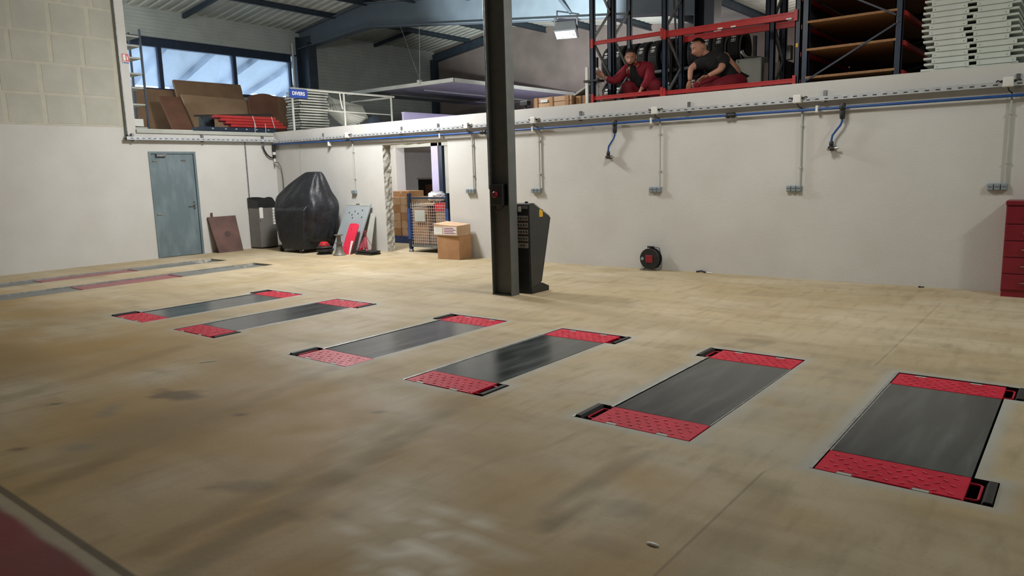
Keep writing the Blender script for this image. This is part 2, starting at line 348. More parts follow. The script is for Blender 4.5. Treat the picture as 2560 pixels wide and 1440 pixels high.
for i, j in zip(*np.where(cell >= 0)):
    dep = depth_at(i, j); gi = holes[cell[i, j]][5]; gm = pits.setdefault(gi, G()); x0, x1, y0, y1 = XS[i], XS[i+1], YS[j], YS[j+1]
    gm.add([(x0,y0,-dep),(x1,y0,-dep),(x1,y1,-dep),(x0,y1,-dep)], [(0,1,2,3)])
    for (di, dj, p, q) in ((-1,0,(x0,y0),(x0,y1)), (1,0,(x1,y1),(x1,y0)), (0,-1,(x1,y0),(x0,y0)), (0,1,(x0,y1),(x1,y1))):
        e = depth_at(i+di, j+dj)
        if e < dep: gm.add([(p[0],p[1],-dep),(q[0],q[1],-dep),(q[0],q[1],-e),(p[0],p[1],-e)], [(0,1,2,3)])
for gi, gm in pits.items(): gm.build('pit_lining', m_pitm if gi < 6 else m_raw, floor)
# ---- left wall (plane x=0) : blockwork, door, opening to the mezzanine
PT = 2.513                                    # top of the parapets
wl = G()
wl.box((-.2,-14,0), (0,-2.845,PT)); wl.box((-.2,-2.845,2.083), (0,-1.885,PT)); wl.box((-.2,-1.885,0), (0,0.2,PT-.07))
wl.box((-.2,-14,PT), (0,-3.03,6.1))
wall_left = wl.build('wall_left', m_wall, kind='structure', label='tall pale wall with painted base and bare blocks above')
G().box((0,-8.2,2.53), (.004,-3.215,6.0)).build('mortar_bed', m_mortar, wall_left)
bh = .52; random.seed(3)
for r in range(7):
    z0 = 2.545+r*bh; y = -8.2-(r % 2)*.33-.12*r
    while y < -3.22:
        ln = random.choice((.56,.60,.52,.64)); a, b = max(y, -8.2), min(y+ln, -3.22)
        if b-a > .12:
            G().box((.002, a+.035, z0+.02), (.0065+random.random()*.002, b-.035, z0+bh-.025)).build('block', m_block, wall_left, bevel=.006, seg=1)
        y += ln
# door
d1 = thing('door_1', 'scuffed grey steel door with closer in pale wall', None, (0,-2.365,0), kind='structure')
fr = G().box((-.06,-2.845,0), (.012,-2.80,2.083)).box((-.06,-1.93,0), (.012,-1.885,2.083)).box((-.06,-2.80,2.04), (.012,-1.93,2.083)); fr.build('door_frame', m_door, d1)
lf = G().box((-.05,-2.797,.008), (-.012,-1.933,2.037)).build('door_leaf', m_door, d1, bevel=.003)
hd = G().tube([(-.012,-2.0,1.03),(.05,-2.0,1.03)], .011).tube([(.05,-1.995,1.03),(.055,-2.06,1.03),(.05,-2.12,1.028)], .010).box((-.012,-2.02,.93),(-.005,-1.98,1.08)); hd.build('door_handle', m_chrome, lf, smooth=True)
cl = G().box((-.012,-2.70,1.985),(.045,-2.50,2.03)); cl.bar((.05,-2.52,2.03),(.03,-2.60,2.05),.02,.01).bar((.05,-2.66,2.03),(.02,-2.52,2.055),.02,.01); cl.build('door_closer', m_galv, lf, bevel=.004)
for z, y0 in ((1.90,-2.79),(.86,-2.79),(1.91,-2.21)): G().tube([(-.004,y0+.02,z),(-.004,y0+.11,z)], .012).build('hinge', m_chrome, lf, smooth=True)
# ledge on top of the opening
G().box((-.22,-3.03,2.43), (.03,-.02,PT-.012)).build('trim_1', m_pale, kind='structure', label='grey metal edge strip along mezzanine opening', bevel=.004)
# ---- right wall (plane y=0) with rough doorway
wr = G()
wr.box((0,0,0), (3.52,.2,PT)).box((3.52,0,2.085), (5.25,.2,PT)).box((5.25,0,0), (20,.2,PT))
wall_right = wr.build('wall_right', m_wall, kind='structure', label='long pale painted wall with sockets and pipes')
rj = G(); random.seed(5); z = 0; rings = []
while z < 2.085:
    o = [random.uniform(.0,.02), random.uniform(.005,.03), random.uniform(.0,.02)]
    rings.append([(3.515,.0,z),(3.52+o[0],.004,z),(3.52+o[1],.07,z),(3.52+o[2],.14,z),(3.52+o[0],.199,z),(3.515,.2,z)]); z += .07
rings.append([(q[0],q[1],2.085) for q in rings[-1]]); rj.loft(rings); rj.build('broken_jamb', m_raw, wall_right)
bj = G(); rings = []; x = 3.52
while x < 5.26:
    o = random.uniform(0,.02); rings.append([(x,.0,2.087),(x,.003,2.083-o*.3),(x,.1,2.08-o),(x,.197,2.082-o*.5),(x,.2,2.087)]); x += .09
bj.loft(rings); bj.build('broken_lintel', m_raw, wall_right)
# ---- outer shell
def roofz(x):
    P = [(-4.2,5.66),(-1,6.10),(8.5,4.97),(18.5,6.1),(20.2,5.9)]
    for (a, za), (b, zb) in zip(P, P[1:]):
        if x <= b: return za+(zb-za)*(x-a)/(b-a)
    return P[-1][1]
G().box((20,-14.2,0), (20.2,9.6,6.3)).build('wall_east', m_wall, kind='structure', label='far end wall of the hall')
G().box((-4.2,-14.2,0), (20.2,-14,6.3)).build('wall_front', m_wall, kind='structure', label='wall behind the work bays')
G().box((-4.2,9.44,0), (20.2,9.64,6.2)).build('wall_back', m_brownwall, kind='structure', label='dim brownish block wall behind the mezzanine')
WY = [(-3.6,-.42),(-.32,1.62),(1.72,3.42),(3.72,4.02)]         # window panes (y ranges)
ww = G().box((-4.2,-14,0), (-4,9.5,3.72)).box((-4.2,-14,4.97), (-4,9.5,6.2)).box((-4.2,-14,3.72), (-4,-3.7,4.97)).box((-4.2,4.1,3.72), (-4,9.5,4.97))
wall_window = ww.build('wall_window', m_clad, kind='structure', label='ribbed cladding wall with a window strip')
rb = G(); z = 5.02
while z < 5.75: rb.box((-4,-5,z), (-3.985,4.3,z+.05)); z += .085
rb.build('cladding_rib', m_clad, wall_window, kind='stuff')
rb = G(); z = 2.6
while z < 5.75: rb.box((-4,4.35,z), (-3.985,9.4,z+.085)); z += .10
rb.build('cladding_rib', m_clad, wall_window, kind='stuff')
for i, (a, b) in enumerate(WY):
    wi = thing('window_%d' % (i+1), ['pane of dusty blue-lit glass behind the shelving','wide dusty window pane above cardboard sheets','dusty window pane beside the steel frame column','narrow dusty window pane behind the frame column'][i], None, (-4,(a+b)/2,3.72), kind='structure')
    f = G().box((-4.12,a-.05,3.72),(-3.97,a,4.97)).box((-4.12,b,3.72),(-3.97,b+.05,4.97)).box((-4.12,a,4.78),(-3.97,b,4.97)).box((-4.12,a,3.72),(-3.97,b,3.79)); f.build('window_frame', m_navy, wi)
    G().box((-4.06,a,3.79),(-4.05,b,4.78)).build('pane', m_glass, wi)
G().box((-4.02,-3.7,4.97),(-3.96,4.1,5.0)).build('trim_2', m_navy, kind='structure', label='dark blue flashing over the window strip')
# roof deck, corrugated
rf = G(); ys = []; y = -14.0
while y < 9.5: ys += [(y,.0),(y+.12,.0),(y+.15,.045),(y+.22,.045)]; y += .25
xs_ = [-4.2,-1,8.5,18.5,20.2]; base = len(rf.v)
vs = [(x, yy, roofz(x)+h) for x in xs_ for yy, h in ys]; n = len(ys)
rf.add(vs, [(i*n+k, i*n+k+1, (i+1)*n+k+1, (i+1)*n+k) for i in range(len(xs_)-1) for k in range(n-1)])
rf.build('ceiling', m_deck, kind='structure', label='corrugated metal roof deck')
# mezzanine floors
G().box((-4,-14,2.25),(-.2,9.44,2.44)).box((-.2,.2,2.25),(.75,9.44,2.44)).build('floor_mezzanine', m_pale, kind='structure', label='mezzanine slab beside the window strip')
G().box((6.2,.2,2.25),(20,9.44,2.44)).build('floor_mezzanine', m_pale, kind='structure', label='mezzanine slab carrying the racks')
# ================================================================= IN-FLOOR LIFTS
m_stud = M('lit_red_stud', (232,96,112), .45)  # pinker than the flaps: light caught by the studs put in the colour
def make_lift(s):
    t = thing('scissor_lift_platform', '', 'vehicle lift', local=True)
    y0, y1 = -HL, HL
    G().box((-HW,y0+FL+.006,-.06),(HW,y1-FL-.006,-.003)).build('deck', m_rubdeck, t, bevel=.003)
    G().box((-HW+.05,y0+.08,-.169),(HW-.05,y1-.08,-.065)).build('scissor_base', m_pitm, t)
    G().box((-HW-.002 if s > 0 else HW-.003,y0+FL,-.04),(-HW+.006 if s > 0 else HW+.002,y1-FL,-.0025)).build('edge_strip', m_lip, t)
    for e in (-1, 1):                                   # e=-1 near end, +1 far end
        ya = y0 if e < 0 else y1; yb = ya-e*FL; no = .03
        prof = [(-HW,yb),(HW,yb),(HW,ya),(HW*.58,ya),(HW*.58,ya-e*no),(HW*.36,ya-e*no),(HW*.36,ya),(-HW*.46,ya),(-HW*.46,ya-e*no),(-HW*.68,ya-e*no),(-HW*.68,ya),(-HW,ya)]
        fl = G().prism(prof, 2, -.022, -.002).build('end_flap', m_red, t, bevel=.002, seg=1)
        st = G()
        for r in range(5):
            for c in range(9):
                x = -HW+.05+c*.067+(.03 if r % 2 else 0); yy = min(ya, yb)+.045+r*.048
                if x < HW-.03: st.cbox((x,yy,-.0005),(.024,.007,.004),Euler((0,0,.5 if (r+c) % 2 else -.5)))
        st.build('tread_studs', m_stud, fl, kind='stuff')
        for xa in (.47, -.57): G().box((HW*xa-.034,ya-e*.028,-.05),(HW*xa+.034,ya-e*.002,-.003)).build('hinge_tab', m_pale, t)
        if s > 0 and e < 0: G().tube([(-HW*.42,ya-e*.004,-.006),(HW*.33,ya-e*.004,-.006)], .011).tube([(HW*.62,ya-e*.004,-.006),(HW*.97,ya-e*.004,-.006)], .011).build('lip_roller', m_red, t, smooth=True)
        xo = s*HW; hx = xo+s*.052
        G().tube([(xo,ya-e*.05,-.012),(hx-s*.012,ya-e*.05,-.012),(hx,ya-e*.062,-.012),(hx,ya-e*(FL-.062),-.012),(hx-s*.012,ya-e*(FL-.05),-.012),(xo,ya-e*(FL-.05),-.012)], .006, 8).build('handle_loop', m_red, t, smooth=True)
        bx = xo+s*(PK-.006); ix = xo+s*(PK-.045)
        G().prism([(bx,-.168),(bx,.010),(ix+s*.006,.010),(ix-s*.004,-.01),(ix-s*.01,-.168)], 1, ya-e*.006, ya-e*(FL-.02)).build('rubber_block', m_rubber, t, bevel=.004)
    return t
liftL, liftR = make_lift(-1), make_lift(1)
words = [w_+' from the long recessed runways' for w_ in ('first','second','third','fourth','fifth','sixth')]
for i, (cx, s) in enumerate(LIFTS):
    lab = 'flush lift platform with red end flaps, '+words[i]
    src = liftL if s < 0 else liftR
    o = src if i < 2 else dup(src, (cx,YC,0))
    o.location = (cx,YC,0); o['label'] = lab; o['group'] = 'flush scissor lift platforms'
# pit edge angles (bright steel lip) are part of the floor
for i, (cx, s) in enumerate(LIFTS):
    a, b, c, d = cx-HW-.004, cx+HW+g_, YC-HL-g_, YC+HL+g_
    e = G(); ya, yb = (c, d)
    if s < 0: ya, yb = c+FL, d-FL
    e.box((a-.016,ya,-.04),(a,yb,.0015))
    e.box((a,d,-.04),(b,d+.008,.001))
    if s < 0: e.box((a-PK+g_-.02,c,-.04),(a-PK+g_-.005,c+.05,.001))
    e.build('pit_edge_angle', m_lip, floor)
# long runways
m_runr = M('faded_red_runway', (150,92,92), .5, c2=(136,86,86), scale=5); m_rung = M('grey_runway', (120,122,116), .5, c2=(104,106,102), scale=4, stretch=(3,.6,1))
for j, (xa, xb) in enumerate(RUNS):
    t = thing('runway_track', ['recessed long runway with faded red section, beside the pale wall','recessed long runway with faded red section, farther from the pale wall'][j], 'vehicle lift', ((xa+xb)/2,-5,-.05), group='long in-floor runways')
    for k, (a, b, mm) in enumerate(((-13,-5.47,m_rung),(-5.43,-3.98,m_runr),(-3.94,-2.79,m_rung))):
        G().box((xa+.01,a,-.05),(xb-.01,b,-.022)).build('runway_plate', mm, t, bevel=.003)
    for a in (-5.45,-3.96): G().box((xa+.01,a-.018,-.05),(xb-.01,a+.018,-.017)).build('joint_bar', m_maroon, t)
    G().box((xa,-13,-.05),(xa+.03,-2.78,.003)).build('edge_rail', m_lip, t)
    G().prism([(-2.76,-.135),(-2.40,-.03),(-2.40,-.05),(-2.76,-.139)], 0, xa+.03, xb-.03).build('ramp_plate', m_rung, t)
# ================================================================= STEEL COLUMN IN THE HALL
cxa, cxb, cya, cyb = 8.665, 8.965, -2.952, -2.802; cz1 = roofz(8.8)-.02
t = thing('steel_column', 'dark grey steel I-section column standing on the shop floor', 'column', (8.815,-2.877,0))
G().box((cxa,cya,.0),(cxa+.012,cyb,cz1)).build('flange', m_col, t); G().box((cxb-.012,cya,.0),(cxb,cyb,cz1)).build('flange', m_col, t)
G().box((cxa+.012,-2.881,.0),(cxb-.012,-2.873,cz1)).build('web', m_col, t)
G().box((cxa-.003,cya-.004,0),(cxb+.003,cyb+.004,.012)).build('base_plate', m_col, t)
G().tube([(cxa+.012,cya-.012,1.30),(cxa+.012,cya-.012,cz1)], .012).build('conduit', m_galv, t, smooth=True)
es = thing('emergency_switch_box', 'black switch box with red knob on the steel column', 'switch', (8.80,-2.93,1.15))
G().box((8.70,-2.985,1.10),(8.89,-2.882,1.36)).build('housing', m_black, es, bevel=.012)
G().lathe([(.0,-.03),(.03,-.03),(.038,-.022),(.038,0)], (8.785,-2.985,1.235), 1).build('red_knob', m_maroon, es, smooth=True)
G().tube([(8.74,-2.95,1.10),(8.76,-2.96,1.05),(8.83,-2.96,1.04),(8.88,-2.95,1.10)], .008).build('cable', m_black, es, smooth=True)
# ================================================================= CONTROL CONSOLE
t = thing('lift_control_console', 'black slanted control cabinet standing behind the steel column', 'cabinet', (8.95,-2.48,0))
xa, xb = 8.74, 9.075
G().prism([(-2.69,.06),(-2.70,1.105),(-2.685,1.115),(-2.60,1.115),(-2.28,.945),(-2.27,.92),(-2.485,.13),(-2.485,.06)], 0, xa, xb).build('body', M('anthracite_enamel',(54,56,56),.45,c2=(46,48,48),scale=4), t, bevel=.006)
G().box((xa+.012,-2.706,.03),(xb-.012,-2.688,1.09)).build('front_panel', m_black, t, bevel=.004)
G().prism([(-2.70,0),(-2.70,.06),(-2.47,.115),(-2.33,.06),(-2.33,0)], 0, xa-.01, xb+.01).build('foot', m_black, t, bevel=.006)
G().prism([(-2.598,1.117),(-2.283,.950),(-2.290,.938),(-2.605,1.105)], 0, xa+.02, xb+.002).build('control_panel', m_pale, t)
G().prism([(-2.268,.92),(-2.483,.13),(-2.475,.13),(-2.260,.92)], 0, xa+.02, xb+.002).build('edge_trim', m_galv, t)
G().lathe([(.02,0),(.02,.02),(.0,.022)], (8.98,-2.63,1.115)).build('push_button', m_black, t)
G().box((9.075,-2.50,.94),(9.077,-2.425,1.03)).build('yellow_sticker', m_yellow, t)
G().box((8.905,-2.709,1.015),(8.955,-2.706,1.08)).build('paper_sticker', m_paper, t); G().box((8.965,-2.709,1.05),(9.05,-2.706,1.09)).build('paper_sticker', M('grey_sticker',(120,122,122),.5), t)
m_stick = M('instruction_sticker', (150,148,140), .6); m_pict = M('pictogram_red', (70,26,28), .6)
for r in range(5):
    z = .93-r*.083
    pl = G().box((8.885,-2.709,z-.030),(9.05,-2.706,z+.035)).build('instruction_label', m_stick, t)
    if r < 4: G().box((8.885,-2.7105,z-.040),(9.05,-2.708,z-.026)).build('red_stripe', m_pict, pl)
    for c in range(4 if r < 4 else 2):
        x = 8.908+c*.04+(.04 if r == 4 else 0); pg = G().cbox((x,-2.7105,z+.004),(.02,.002,.022+.006*((r+c) % 2)),Euler((0,.6*((r*c) % 3-1),0))); pg.build('pictogram', m_dark, pl)
# ================================================================= RIGHT WALL SERVICES
t = thing('cable_tray', 'perforated galvanised cable tray running along the long wall', 'cable tray', (7.5,-.1,2.26))
G().box((.05,-.095,2.268),(15.6,-.025,2.272)).box((.05,-.099,2.268),(15.6,-.095,2.322)).box((.05,-.025,2.268),(15.6,-.021,2.322)).build('tray_profile', m_tray, t)
sl = G(); x = .3
while x < 15.5: sl.box((x,-.1005,2.284),(x+.045,-.0988,2.296)); x += .11
sl.build('slots', m_dark, t, kind='stuff')
for x in (1.75,4.1,5.05,6.3,8.1,9.9,11.72,13.72): G().box((x-.02,-.02,2.26),(x+.02,-.002,2.40)).bar((x,-.10,2.258),(x,-.002,2.258),.04,.012).build('bracket', m_galv, t)
t = thing('cable_tray', 'perforated galvanised cable tray above the grey door', 'cable tray', (.1,-1.7,2.26))
G().box((.055,-3.27,2.29),(.125,-.02,2.294)).box((.121,-3.27,2.29),(.125,-.02,2.355)).box((.055,-3.27,2.29),(.059,-.02,2.355)).build('tray_profile', m_tray, t)
sl = G(); y = -3.2
while y < -.1: sl.box((.1235,y,2.318),(.1265,y+.045,2.330)); y += .11
sl.build('slots', m_dark, t, kind='stuff')
for y in (-3.12,-1.72,-.32): G().box((0,y-.02,2.28),(.06,y+.02,2.42)).bar((0,y,2.28),(.13,y,2.28),.04,.012).build('bracket', m_galv, t)
SOCK = [(2.65,2.60,2),(5.83,5.80,3),(7.27,7.20,3),(9.43,9.37,3),(11.42,11.355,3),(13.64,13.57,3)]
where = ['above the leaning grey panel','right of the rough doorway','right of the steel column','above the cable reel','two sockets from the drawer cabinet','above the maroon drawer cabinet']
where = ['above the leaning grey sheet','nearest the rough doorway','just beyond the steel column','above the cable reel','just left of the second hose drop','beside the maroon drawer cabinet']
for (xj, xs, n), wh in zip(SOCK, where):
    j = thing('junction_box', 'white junction box over the socket row '+wh, 'junction box', (xj,-.10,2.25), group='junction boxes on the tray')
    G().box((xj-.05,-.15,2.258),(xj+.05,-.101,2.362)).build('box', m_white, j, bevel=.008)
    G().box((xj-.043,-.154,2.266),(xj+.043,-.15,2.354)).build('lid', m_white, j, bevel=.004)
    for s in (-1, 1): G().tube([(xj+s*.05,-.125,2.32),(xj+s*.07,-.125,2.32)], .014).tube([(xj+s*.07,-.125,2.32),(xj+s*.10,-.11,2.335),(xj+s*.13,-.07,2.30)], .007).build('cable_gland', m_black, j, smooth=True)
    c = thing('wall_conduit', 'thin grey conduit above the socket row '+wh, 'conduit', (xj+.02,-.02,1.2), group='vertical conduits')
    xx = xj+.035
    G().tube([(xx,-.026,1.22),(xx,-.026,2.15)], .0125).build('tube', m_pale, c, smooth=True)
    for z in (1.45,1.98): G().box((xx-.018,-.042,z-.012),(xx+.018,-.001,z+.012)).build('clip', m_pale, c, bevel=.003)
    G().tube([(xx,-.026,2.15),(xx,-.05,2.20),(xj+.01,-.11,2.22),(xj,-.125,2.258)], .007).build('cable', m_black, c, smooth=True)
    s_ = thing('wall_socket_block', 'grey row of wall sockets '+wh, 'socket', (xs,-.03,1.14), group='grey socket rows')
    wdt = .065*n; x0 = xx+.025-wdt
    G().box((x0,-.035,1.145),(x0+wdt,0,1.225)).build('back_box', m_grey, s_, bevel=.006)
    for k in range(n):
        cv = G().box((x0+k*.065+.005,-.058,1.150),(x0+(k+1)*.065-.005,-.033,1.220)).build('socket_cover', m_grey, s_, bevel=.007)
        G().box((x0+k*.065+.012,-.060,1.185),(x0+(k+1)*.065-.012,-.057,1.190)).build('cover_hinge', m_dark, cv)
# blue compressed-air pipe
t = thing('air_pipe', 'long blue compressed-air pipe below the cable tray', 'pipe', (7.5,-.07,2.15))
pp = [(.12,-.075,2.245),(2.6,-.07,2.215),(5.1,-.07,2.19),(8,-.07,2.175),(15.6,-.07,2.165)]
G().tube(pp, .017, 12).build('pipe', m_blue, t, smooth=True)
for x in (2.0,5.15,7.22,9.35,11.65,13.85): G().box((x-.015,-.10,2.13),(x+.015,-.002,2.215)).build('clip', m_white, t, bevel=.005)
def coupler(x, z, par):
    for s in (-1, 1): G().lathe([(.022,-.07),(.034,-.06),(.04,-.035),(.036,-.015),(.03,0)][::1], (0,0,0), 0, 14).xf(Matrix.Translation((x,-.07,z)) @ Matrix.Rotation(0 if s > 0 else PI, 4, 'Z')).build('coupler', m_black, par, smooth=True)
coupler(6.17,2.185,t); coupler(10.53,2.17,t)
for k, (x, wh) in enumerate(((8.74,'between the column socket and the cable reel socket'),(11.95,'above the bare wall nearest the drawer cabinet'))):
    h = thing('air_hose_drop', 'blue air hose drop with brass tap, '+wh, 'hose', (x,-.08,1.70), group='blue air hose drops')
    G().lathe([(.03,0),(.036,.02),(.036,.07),(.028,.09)], (x,-.07,2.13), 2, 14).lathe([(.022,-.10),(.03,-.09),(.034,-.05),(.03,0)], (x,-.07,2.13), 2, 14).build('upper_fitting', m_black, h, smooth=True)
    dx = -.115
    G().tube([(x,-.07,2.04),(x-.002,-.07,2.0),(x-.02,-.07,1.955),(x+dx*.55,-.07,1.90),(x+dx*.93,-.07,1.84),(x+dx,-.07,1.79),(x+dx,-.07,1.76)], .0135, 10).build('hose', m_blue, h, smooth=True)
    G().lathe([(.018,.07),(.026,.06),(.028,.02),(.02,0)], (x+dx,-.07,1.70), 2, 14).box((x+dx-.035,-.10,1.655),(x+dx+.035,-.0,1.705)).build('lower_fitting', m_black, h, bevel=.005, smooth=True)
    G().tube([(x+dx+.03,-.07,1.68),(x+dx+.085,-.07,1.685)], .014).tube([(x+dx-.04,-.09,1.67),(x+dx-.015,-.12,1.66)], .013).box((x+dx-.012,-.125,1.675),(x+dx+.05,-.115,1.69)).build('tap', m_chrome, h, smooth=True)
# corner fittings
t = thing('corner_pipe_drop', 'black and white pipe fittings hanging in the room corner', 'pipe', (.1,-.1,1.85))
G().tube([(.06,-.07,2.245),(.06,-.07,2.20)], .03).tube([(.06,-.07,2.22),(.06,-.07,2.08)], .036).tube([(.06,-.07,2.02),(.06,-.07,1.94)], .032).build('black_coupling', m_black, t, smooth=True)
G().tube([(.06,-.07,2.08),(.06,-.07,2.02)], .034).tube([(.06,-.07,1.94),(.06,-.07,1.83)], .022).build('white_joint', m_white, t, smooth=True)
G().tube([(.06,-.07,1.83),(.06,-.07,1.76)], .014).build('drain_tap', m_galv, t, smooth=True)
G().tube([(.05,-.33,2.20),(.055,-.31,2.12),(.06,-.25,2.02),(.06,-.17,1.96),(.06,-.07,1.95)], .016).build('supply_hose', m_black, t, smooth=True)
G().tube([(.02,-.33,2.20),(.07,-.33,2.20)], .02).build('wall_plug', m_galv, t)
G().tube([(.08,-.09,1.86),(.16,-.05,1.85),(.22,-.03,1.74),(.24,-.02,1.55),(.25,-.02,1.25),(.25,-.02,.8)], .007).build('thin_cable', m_black, t, smooth=True)
G().tube([(.016,-.745,.25),(.016,-.745,2.29)], .0125).build('wall_conduit', m_galv, smooth=True, label='thin grey conduit behind the grey bin', cat='conduit')
G().tube([(.93,-.012,1.2),(.93,-.012,2.26)], .006).build('wall_cable', m_pale, smooth=True, label='thin pale cable above the covered machine', cat='cable')
t = thing('wall_conduit', 'grey conduit running up the block wall to the tray end', 'conduit', (.03,-3.22,2.3))
G().tube([(.03,-3.225,2.33),(.03,-3.225,5.7)], .018).build('tube', m_pale, t, smooth=True)
G().tube([(.055,-3.225,2.36),(.055,-3.225,5.7)], .012).build('dark_cable', m_galv, t, smooth=True)
G().tube([(.055,-3.225,2.38),(.075,-3.24,2.33),(.09,-3.27,2.30)], .025).build('cable_elbow', m_black, t, smooth=True)
t = thing('fire_extinguisher_sign', 'small red and white extinguisher sign on the wall edge', 'sign', (.012,-3.08,3.70))
G().box((.004,-3.145,3.70),(.010,-3.02,3.885)).build('sign_plate', m_white, t)
G().box((.010,-3.14,3.74),(.012,-3.025,3.88)).build('red_field', m_redp, t)
G().box((.012,-3.128,3.755),(.0135,-3.086,3.865)).build('white_field', m_white, t)
G().box((.012,-3.065,3.765),(.0135,-3.045,3.83)).box((.012,-3.06,3.83),(.0135,-3.05,3.845)).bar((.0128,-3.068,3.835),(.0128,-3.046,3.85),.0014,.006).build('extinguisher_symbol', m_white, t)
G().box((.010,-3.135,3.707),(.012,-3.03,3.728)).build('caption_bar', m_signblue, t)
# ================================================================= FLOOR OBJECTS, LEFT CORNER
# rusty board leaning on the wall
t = thing('leaning_board', 'rusty brown wooden board leaning on the wall beside the door', 'board', (.2,-1.45,0))
pb = [(.26,-1.70,0),(.26,-1.14,.0),(.045,-1.13,.745),(.045,-1.77,.745)]
A, B_, C_, D_ = [Vector(p) for p in pb]; nrm = (B_-A).cross(D_-A).normalized()*-.035
G().add([A,B_,C_,D_,A+nrm,B_+nrm,C_+nrm,D_+nrm], [(0,1,2,3),(4,7,6,5),(0,4,5,1),(1,5,6,2),(2,6,7,3),(3,7,4,0)]).build('panel', m_wood, t, bevel=.004)
G().lathe([(.065,0),(.065,.002),(.0,.002)], (0,0,0), 2, 20).xf(Matrix.Translation((A+C_)/2+nrm*-.05) @ (Vector((.96,0,.28)).to_track_quat('Z','Y').to_matrix().to_4x4())).build('oil_spot', M('dark_oil_spot',(80,62,58),.7), t)
G().box((.02,-1.68,.74),(.05,-1.65,.83)).build('wooden_peg', m_wood, t)
# grey bin with wavy black collar
t = thing('recycling_bin', 'grey box bin with wavy black collar beside the corner', 'bin', (.2,-.57,0))
a, b, c, d = .03, .37, -.80, -.33
bx = G(); bx.prism([(a,c),(b,c+.03),(b+.03,(c+d)/2),(b,d-.02),(a,d)], 2, .03, .90); bx.build('body', M('pearl_grey_board',(116,114,110),.5,c2=(108,106,102),scale=3), t, bevel=.008)
pts = [(a-.005,c-.005),(b+.002,c+.022),(b+.034,(c+d)/2),(b+.004,d-.012),(a-.005,d+.005)]
per = []
for k in range(5):
    p, q = Vector(pts[k]), Vector(pts[(k+1) % 5])
    for u in range(8): per.append(p+(q-p)*u/8)
ring0 = [(p.x,p.y,.88) for p in per]; ring1 = []
for k, p in enumerate(per): ring1.append((p.x, p.y, 1.075+.035*math.sin(k/40*2*PI*2.0+2.4)-(.10 if p.y > -.42 and p.x > .2 else 0)*((p.y+.42)/.1)))
G().loft([ring0, ring1], cap=False).loft([[(q[0]*.97+.006,q[1]*.97-.017,q[2]) for q in ring1],[(q[0]*.97+.006,q[1]*.97-.017,.9) for q in ring0]], cap=False).build('collar', m_black, t, smooth=True)
G().prism([(a+.02,c+.02),(b-.01,c+.05),(b+.015,(c+d)/2),(b-.01,d-.03),(a+.02,d-.02)], 2, 0, .03).build('plinth', m_black, t)
G().box((b+.004,-.76,.60),(b+.022,-.755,.62)).build('seam', m_black, t)
def onface(u0, u1, z0, z1, name, mat):      # labels on the right face of the bin
    p, q = Vector((b+.0325,(c+d)/2)), Vector((b+.0025,d-.02)); p, q = Vector((b+.001,c+.03)), Vector((b+.031,(c+d)/2))
    u = lambda k: p+(q-p)*k; nn = Vector(((q-p).y,-(q-p).x)).normalized()*.004; P0, P1 = u(u0), u(u1)
    G().add([(P0.x,P0.y,z0),(P1.x,P1.y,z0),(P1.x,P1.y,z1),(P0.x,P0.y,z1),(P0.x+nn.x,P0.y+nn.y,z0),(P1.x+nn.x,P1.y+nn.y,z0),(P1.x+nn.x,P1.y+nn.y,z1),(P0.x+nn.x,P0.y+nn.y,z1)], [(3,2,1,0),(4,5,6,7),(0,1,5,4),(2,3,7,6),(1,2,6,5),(3,0,4,7)]).build(name, mat, t)
onface(.05,.43,.66,.89,'paper_notice',m_paper)
p, q = Vector((b+.031,(c+d)/2)), Vector((b+.001,d-.02))
for k in range(6):
    u0 = p+(q-p)*.55; u1 = p+(q-p)*.78; z = .87-k*.062
    G().box((min(u0.x,u1.x)+.004,u0.y,z-.05),(max(u0.x,u1.x)+.010,u1.y+(.01 if k > 3 else 0),z)).build('printed_mark', m_paper, t)
# covered machine
t = thing('covered_machine', 'wheeled machine under a black fabric cover in the corner', 'covered machine', (1.85,-.55,0))
def rrect(cx, cy, hx, hy, z, n=40, pw=5.0):
    o = []
    for k in range(n):
        a_ = 2*PI*k/n; cs, sn = math.cos(a_), math.sin(a_); rr = (abs(cs)**pw+abs(sn)**pw)**(-1/pw); o.append((cx+hx*rr*cs, cy+hy*rr*sn, z))
    return o
secs = [(1.66,-.55,.56,.38,.13),(1.68,-.55,.60,.40,.30),(1.71,-.54,.66,.42,.60),(1.72,-.53,.69,.43,.80),(1.71,-.52,.69,.42,.95),(1.67,-.51,.64,.39,1.10),(1.68,-.50,.58,.34,1.18),(1.76,-.47,.44,.25,1.36),(1.86,-.45,.28,.15,1.53),(1.90,-.44,.20,.09,1.60),(1.90,-.44,.17,.07,1.615)]
rings = []
for (cx, cy, hx, hy, z) in secs:
    rg = rrect(cx, cy, hx, hy, z); out = []
    for k, p in enumerate(rg):
        wv = .020*math.sin(k*1.9+z*3)+.018*math.sin(k*.8-z*9)+.014*math.sin(k*3.1+z*17); dv = Vector((p[0]-cx,p[1]-cy)).normalized()
        amp = .35 if z > 1.5 else 1.0; out.append((p[0]+dv.x*wv*amp, p[1]+dv.y*wv*amp, z+(.035*math.sin(k*.9) if z < .2 else 0)))
    rings.append(out)
cv = G().loft(rings).build('fabric_cover', m_tarp, t, smooth=True)
cv.modifiers.new('smooth', 'SUBSURF').render_levels = 2
fl_ = []
for z, yy, h0, h1 in ((.07,-.97,1.40,2.16),(.35,-.985,1.34,2.19),(.7,-.99,1.29,2.22),(.86,-.985,1.27,2.24),(.95,-.90,1.26,2.26)):
    fl_.append([(h0,yy+.10,z),(h0+.02,yy,z),((h0+h1)/2,yy-.01,z),(h1-.02,yy,z),(h1,yy+.10,z),(h1,yy+.4,z),(h0,yy+.4,z)])
G().loft(fl_).build('front_flap', m_tarp, t, bevel=.02, smooth=True)
